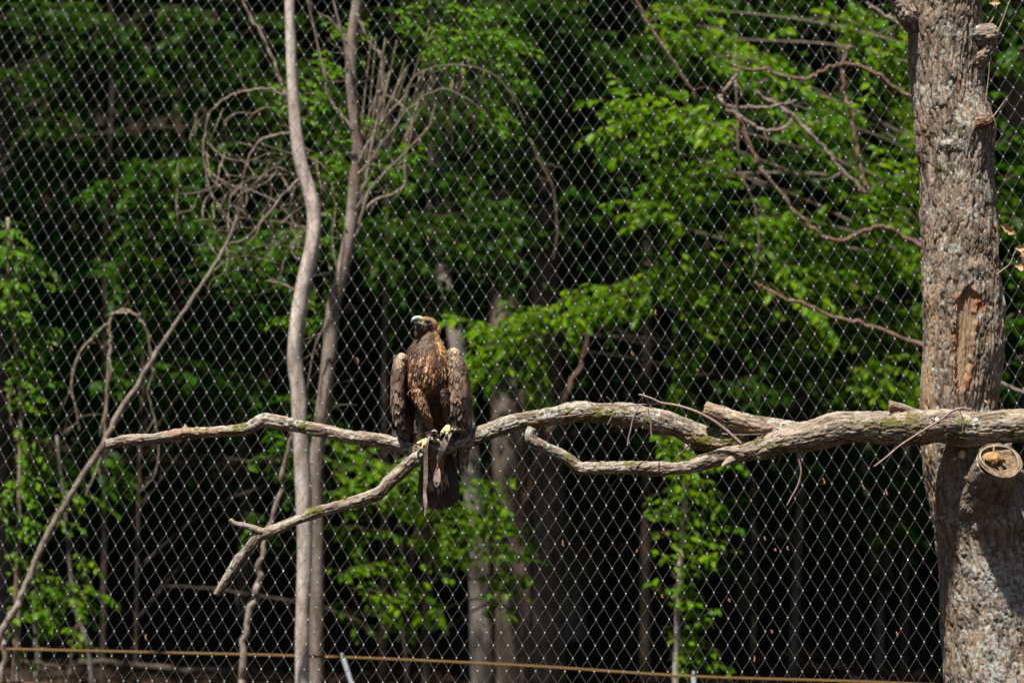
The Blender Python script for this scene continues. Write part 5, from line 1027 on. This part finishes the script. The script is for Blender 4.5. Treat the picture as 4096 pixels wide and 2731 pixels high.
def wing(rings, side, n_rows, n_cols, prim, tmax, skip):
    mb = MB(); mb.raw(*ell_loft(rings, 32)); me = remesh(mb, .005, 3, 'wing'); Wg = link('wing', me, FE.m, EAGLE); Wg.location = (0, 0, 0)
    a = catmull(np.array(rings, float), 8); ymin, ymax = a[0, 1], a[-1, 1]
    def surf(t, ph):
        y = ymin+(ymax-ymin)*t; r = [np.interp(y, a[:, 1], a[:, k]) for k in (0, 1, 2, 3, 4)]; c_ = np.array(P(r[0], r[1], r[4]))
        n_ = unit(np.array([math.sin(ph)*side*r[3], -math.cos(ph)*r[2], 0])); return c_+np.array([math.sin(ph)*side*r[2]*PX, -math.cos(ph)*r[3]*PX, 0]), n_
    # long feathers under the coverts
    for (x0, y0, zz0, x1, y1, zz1, w_) in prim:
        A = np.array(P(x0, y0, zz0)); B = np.array(P(x1, y1, zz1)); feather_obj('flight_feather', A, unit(B-A), unit(np.array([side*RNG.uniform(.3, .7), -1, 0])), np.linalg.norm(B-A), w_*PX, 'long', FL, EAGLE)
    for r_ in range(n_rows):
        t = .07+(tmax-.07)*r_/(n_rows-1)
        for c_ in range(n_cols):
            ph = (-.75+2.1*(c_+.5*(r_ % 2))/(n_cols-1))
            if skip(t, ph): continue
            p, n_ = surf(t, ph); tl = sstep(.0, .5, t)
            al_ = unit(np.array([side*.04*(1-t)-.10*side*t, 0, -1])+n_*.06+RNG.normal(0, .035, 3)); L_ = (.036+.052*tl)*RNG.uniform(.85, 1.15)
            feather_obj('covert_feather', p+n_*.002, al_, unit(n_+RNG.normal(0, .08, 3)), L_, L_*RNG.uniform(.32, .40), 'round', WM, EAGLE)
    # long dark secondaries over the lower wing
    for r_ in range(5):
        for c_ in range(8):
            t = .36+.085*r_; ph = -.85+2.1*(c_+.5*(r_ % 2))/7
            if not skip(t+.12, ph): continue
            p, n_ = surf(t, ph); feather_obj('flight_feather', p+n_*(.001+.0012*r_), unit(np.array([-side*.16*t-.02*side, 0.02, -1])), unit(n_+RNG.normal(0, .06, 3)), RNG.uniform(.11, .14)*(1 if t < .6 else .8), .017, 'long', FL, EAGLE)
    # shoulder: small pale scales
    n = 620; tt_ = RNG.uniform(0, .30, n)**1.25; ph = RNG.uniform(-1.9, 2.0, n); po, no = zip(*[surf(x_, y_) for x_, y_ in zip(tt_, ph)]); po = np.array(po); no = np.array(no); no[:, 2] = .9*(1-sstep(.0, .07, tt_)); no = unit(no)
    al_ = unit(np.array([0, -.15, -1.])-no*(np.array([0, -.15, -1.])*no).sum(1)[:, None]+RNG.normal(0, .1, (n, 3)))+no*.10; lead = np.clip(1-tt_/.22, 0, 1)[:, None]; rr_ = RNG.uniform(size=(n, 1))
    inner = (ph < -.2)[:, None]; cl_ = (np.array([[.48, .36, .25]])*lead+np.array([[.15, .10, .068]])*(1-lead))*np.where(rr_ > .35, 1., .5); cl_ = np.where(inner & (rr_ > .3), np.array([[.5, .37, .25]])*.95, cl_)
    L_ = RNG.uniform(.014, .022, n); feather_batch('shoulder_plumage', po+no*.004, al_, no, L_, L_*.42, cl_, 'round', SHF, EAGLE)
    # leading edge in greyish long feathers
    for k in range(4):
        p, n_ = surf(.30+.02*k, -.75-.1*k); feather_obj('covert_feather', p+n_*.003, unit(np.array([side*.02, -.02, -1])), unit(n_+np.array([0, -.4, 0])), .13, .014, 'long', WM, EAGLE)
pl = [(1592, 1480+12*k, 9.985+.012*k, 1652-9*k, 1782-22*k, 10.03+.012*k, 24) for k in range(7)]+[(1604, 1500, 9.96, 1628, 1700, 9.985, 17), (1600, 1500, 9.965, 1645, 1745, 10.0, 18)]
wing([(1607, 1415, 5, 12, 9.97), (1606, 1424, 15, 34, 9.975), (1602, 1444, 23, 52, 9.98), (1597, 1480, 25, 62, 9.985), (1595, 1530, 24, 66, 9.99), (1599, 1580, 22, 64, 10.0), (1607, 1640, 20, 56, 10.01), (1620, 1700, 16, 44, 10.02), (1636, 1750, 9, 28, 10.03), (1645, 1775, 4, 12, 10.04)], -1, 16, 7, pl, .60, lambda t, ph: t > .46+.12*(ph > .6))
pr = [(1846, 1520+10*k, 9.99+.012*k, 1834+8*k, 1866-24*k, 10.07-.006*k, 28) for k in range(6)]+[(1812, 1560, 9.96, 1812, 1720, 9.975, 20), (1806, 1540, 9.955, 1806, 1700, 9.97, 18), (1822, 1580, 9.965, 1822, 1770, 9.99, 20)]
wing([(1814, 1394, 6, 14, 9.965), (1815, 1403, 18, 36, 9.97), (1820, 1424, 27, 54, 9.975), (1827, 1462, 34, 64, 9.98), (1835, 1510, 41, 68, 9.985), (1839, 1560, 42, 68, 9.99), (1842, 1620, 40, 52, 10.005), (1846, 1680, 33, 34, 10.02), (1850, 1740, 25, 24, 10.035), (1848, 1800, 16, 18, 10.05), (1838, 1850, 8, 14, 10.06)], 1, 24, 9, pr, .86, lambda t, ph: ph < -.12+.25*(t-.4) and t > .42)
# tail: ten quills, outer ones nearest the viewer
for k in range(10):
    s_ = (k-4.5)/4.5; x1 = 1757+66*s_; y1 = 2036-24*abs(s_)**2.2; zz = 10.105-.022*abs(s_)+.002*(k % 2); A = np.array(P(1750+36*s_, 1790, 10.06)); B = np.array(P(x1, y1, zz))
    feather_obj('tail_feather', A, unit(B-A), unit(np.array([.25*s_, -1, .1])), np.linalg.norm(B-A), 54*PX, 'long', TL, EAGLE)
# pale mottled bases of the tail quills
n = 90; sx = RNG.uniform(-1, 1, n); yy = RNG.uniform(1850, 1930, n)+22*(1-np.abs(sx)); org = PN(1753+54*sx*((yy-1790)/230+.12), yy, np.full(n, 10.055)); cl_ = np.where(RNG.uniform(size=(n, 1)) > .55, np.array([[.36, .28, .21]]), np.array([[.07, .05, .04]]))
L_ = RNG.uniform(.028, .05, n); feather_batch('tail_covert', org, unit(np.stack([sx*.25, 0*sx, -1+0*sx], 1)), np.tile([0, -1., .1], (n, 1)), L_, L_*.26, cl_, 'point', FM, EAGLE)
n = 110; sx = RNG.uniform(-1, 1, n); yy = RNG.uniform(1770, 1865, n); org = PN(1749+30*sx*(1-(yy-1770)/190), yy, 10.035+0*yy); rr_ = RNG.uniform(size=(n, 1)); cl_ = np.where(rr_ > .4, np.array([[.42, .21, .075]]), np.array([[.30, .13, .045]])); L_ = RNG.uniform(.035, .055, n)
feather_batch('under_tail_plumage', org, unit(np.stack([sx*.12, -.05+0*sx, -1+0*sx], 1)), unit(np.stack([sx*.4, -1+0*sx, .1+0*sx], 1)), L_, L_*.4, cl_, 'point', FM, EAGLE)

# feet, claws, leather
CLAW = mat_simple('black_claw', (.025, .028, .035), .22, 0, (.04, .045, .055), 100, 0, .6)
def foot(toes, claws, ankle):
    F = MB(); c_ = pline([(a, b, z) for a, b, z, r in ankle]); F.tube(c_, np.array([r for *_, r in ankle])*PX, 10, 4, True, .08)
    for t in toes:
        c_ = pline([(a, b, z) for a, b, z, r in t]); n = 5*(len(t)-1)+1; r = np.interp(np.linspace(0, 1, 22), np.linspace(0, 1, len(t)), [x[3] for x in t])*(1+.10*np.sin(np.linspace(0, 1, 22)*16)); F.tube(c_, r*PX, 10, 7, True, .05)
    fo = link('foot', remesh(F, .0018, 2, 'foot'), YEL, EAGLE)
    for t in claws: c_ = pline([(a, b, z) for a, b, z, r in t]); link('claw', MB().tube(c_, np.array([x[3] for x in t])*PX, 9, 5).mesh('claw'), CLAW, fo)
foot([[(1722, 1748, 9.952, 9), (1702, 1760, 9.942, 8), (1684, 1768, 9.945, 7.5), (1671, 1774, 9.955, 7)], [(1712, 1756, 9.945, 8), (1701, 1770, 9.935, 8.5), (1693, 1785, 9.935, 8), (1690, 1797, 9.94, 7)], [(1718, 1750, 9.95, 9), (1727, 1752, 9.94, 9), (1730, 1758, 9.935, 7)], [(1724, 1750, 9.955, 8), (1742, 1756, 9.96, 8), (1755, 1764, 9.965, 6)]],
     [[(1668, 1776, 9.95, 5), (1663, 1781, 9.94, 5), (1666, 1789, 9.935, 3.5), (1677, 1793, 9.93, .5)], [(1690, 1800, 9.935, 5), (1693, 1805, 9.925, 4.5), (1698, 1812, 9.925, .6)], [(1724, 1752, 9.928, 6), (1731, 1760, 9.92, 6), (1740, 1771, 9.918, 3.5), (1749, 1785, 9.925, .6)]], [(1721, 1712, 9.948, 10), (1722, 1735, 9.952, 9), (1722, 1750, 9.955, 9)])
foot([[(1794, 1703, 9.955, 10), (1784, 1713, 9.94, 9), (1774, 1724, 9.935, 8.5), (1767, 1734, 9.935, 7.5)], [(1797, 1703, 9.95, 10), (1793, 1716, 9.93, 9), (1790, 1730, 9.925, 8.5), (1788, 1739, 9.925, 7)], [(1800, 1701, 9.955, 9), (1813, 1704, 9.945, 8), (1825, 1707, 9.94, 8), (1832, 1711, 9.94, 6)], [(1800, 1700, 9.965, 8), (1806, 1712, 9.985, 8), (1808, 1728, 10.0, 7)]],
     [[(1766, 1731, 9.93, 5.5), (1763, 1741, 9.918, 5.5), (1761, 1752, 9.918, 4), (1764, 1765, 9.925, .6)], [(1788, 1738, 9.918, 5.5), (1785, 1745, 9.91, 5.5), (1784, 1753, 9.912, 4), (1788, 1763, 9.92, .6)], [(1831, 1714, 9.932, 5), (1826, 1721, 9.928, 4.5), (1818, 1727, 9.93, 3), (1811, 1731, 9.935, .6)]], [(1797, 1680, 9.96, 11), (1797, 1695, 9.957, 10), (1797, 1704, 9.955, 10)])
LEA = NT('worn_leather'); pos = LEA.n('ShaderNodeTexCoord').outputs['Object']; nn = LEA.noise(pos, 90, 4, .65)
LEA.bsdf(LEA.mix(LEA.ramp(nn, [(.35, 0.), (.65, 1.)]), (.22, .165, .13), (.52, .41, .33)), .7, normal=LEA.bump(nn, .5, .002), spec=.3)
def strap(pts, name='jess_strap', thick=.0022):
    """pts (px, py, z, half width px, yaw)"""
    a = catmull(np.array(pts, float), 6); V = []; n = len(a)
    for (px, py, z, w_, yaw) in a:
        c_ = np.array(P(px, py, z)); s_ = np.array([math.cos(yaw), math.sin(yaw), 0]); d_ = np.array([math.sin(yaw), -math.cos(yaw), 0]); jag_ = 1+.10*(vnoise(np.array([[3.3, py*.035, 3.]]))[0]-.5)*2
        for sg, dg_ in ((-1, 1), (1, 1), (1, -1), (-1, -1)): V.append(c_+s_*w_*PX*sg*jag_+d_*thick*dg_*.5)
    Qd = [[i*4+k, i*4+(k+1) % 4, i*4+4+(k+1) % 4, i*4+4+k] for i in range(n-1) for k in range(4)]+[[0, 3, 2, 1], [(n-1)*4+k for k in range(4)]]
    return link(name, mesh_np(name, np.array(V), quads=Qd, smooth=False), LEA.m, EAGLE)
s1 = strap([(1721, 1738, 9.94, 3, 0), (1714, 1752, 9.925, 4, .3), (1708, 1775, 9.918, 5, .5), (1704, 1800, 9.92, 6, .2), (1703, 1840, 9.93, 8, 0), (1703, 1890, 9.94, 8.5, 0), (1702, 1930, 9.945, 7.5, .1), (1699, 1966, 9.95, 6, .2), (1700, 1995, 9.95, 8, -.1), (1703, 2020, 9.952, 7, -.2), (1701, 2040, 9.955, 3, .2), (1699, 2062, 9.955, 2.5, 0)])
s1['label'] = 'longer leather strap hanging straight to below the tail'
s2 = strap([(1815, 1716, 9.935, 9, .9), (1800, 1728, 9.928, 11, .6), (1789, 1748, 9.915, 12, .3), (1777, 1775, 9.912, 13, .1), (1768, 1800, 9.917, 11.5, 0), (1758, 1822, 9.925, 9, .1), (1753, 1845, 9.932, 5, .8), (1752, 1858, 9.935, 3, 1.2), (1751, 1872, 9.935, 7, .5), (1749, 1895, 9.935, 12.5, 0), (1748, 1920, 9.935, 13.5, 0), (1747, 1936, 9.937, 10, 0), (1745, 1946, 9.938, 3, 0)])
s2['label'] = 'shorter twisted leather strap with an eyelet at its rounded end'
mb = MB(); ball(mb, 1745, 1929, 9.934, 3.3, (1, .4, 1.2)); link('eyelet', mb.mesh('eyelet'), NO, s2)
BAND = mat_simple('dark_band', (.02, .02, .025), .35, 0, (.035, .035, .04), 100)
def ring_band(px, py, z, r, h_, mat, name, tilt=0.):
    c_ = np.array(P(px, py, z)); th_ = np.linspace(0, 2*math.pi, 25)[:-1]; V = []
    for rr_, zz_ in ((r, -h_), (r*1.12, -h_*.8), (r*1.12, h_*.8), (r, h_), (r*.85, h_), (r*.85, -h_)):
        for t in th_: V.append(c_+np.array([math.cos(t)*rr_, math.sin(t)*rr_, zz_+math.cos(t)*rr_*tilt])*PX)
    Qd = [[a*24+k, a*24+(k+1) % 24, ((a+1) % 6)*24+(k+1) % 24, ((a+1) % 6)*24+k] for a in range(6) for k in range(24)]; return link(name, mesh_np(name, np.array(V), quads=Qd), mat, EAGLE)
ring_band(1719, 1716, 9.949, 15, 6, BAND, 'leg_band', .15); ring_band(1797, 1692, 9.958, 15, 5, mat_simple('brown_anklet', (.05, .032, .024), .7, 0, (.08, .05, .04), 200, .4), 'anklet', -.2)
mb = MB()
for (y_, r_, a_) in ((1727, 15, .2), (1733, 17, -.15), (1739, 16, .25)):
    t = np.linspace(0, 2*math.pi, 13); c_ = np.array(P(1720, y_, 9.95))+np.stack([np.cos(t)*r_, np.sin(t)*r_, np.cos(t)*r_*a_], 1)*PX; mb.tube(c_, [3.2*PX, 3.6*PX, 3.2*PX], 6, 3, True, .2)
mb.tube(pline([(1726, 1726, 9.925), (1738, 1722, 9.92), (1746, 1728, 9.922), (1744, 1737, 9.925), (1751, 1740, 9.93), (1750, 1748, 9.93), (1740, 1750, 9.93)]), np.array([4, 4.5, 4.5, 4.2, 4, 4, 3])*PX, 7, 4, True, .15)
link('knotted_leather', mb.mesh('knotted_leather'), LEA.m, EAGLE)
mb = MB(); mb.tube(pline([(1806, 1715, 9.94), (1822, 1718, 9.93), (1838, 1716, 9.93), (1852, 1717, 9.94), (1856, 1722, 9.95)]), np.array([6, 5, 5, 5, 3])*PX, 7, 4, True, .15); mb.tube(pline([(1812, 1724, 9.94), (1830, 1722, 9.935), (1848, 1726, 9.94)]), np.array([4, 4.5, 3])*PX, 7, 4, True, .15)
link('knotted_leather', mb.mesh('knotted_leather'), LEA.m, EAGLE)
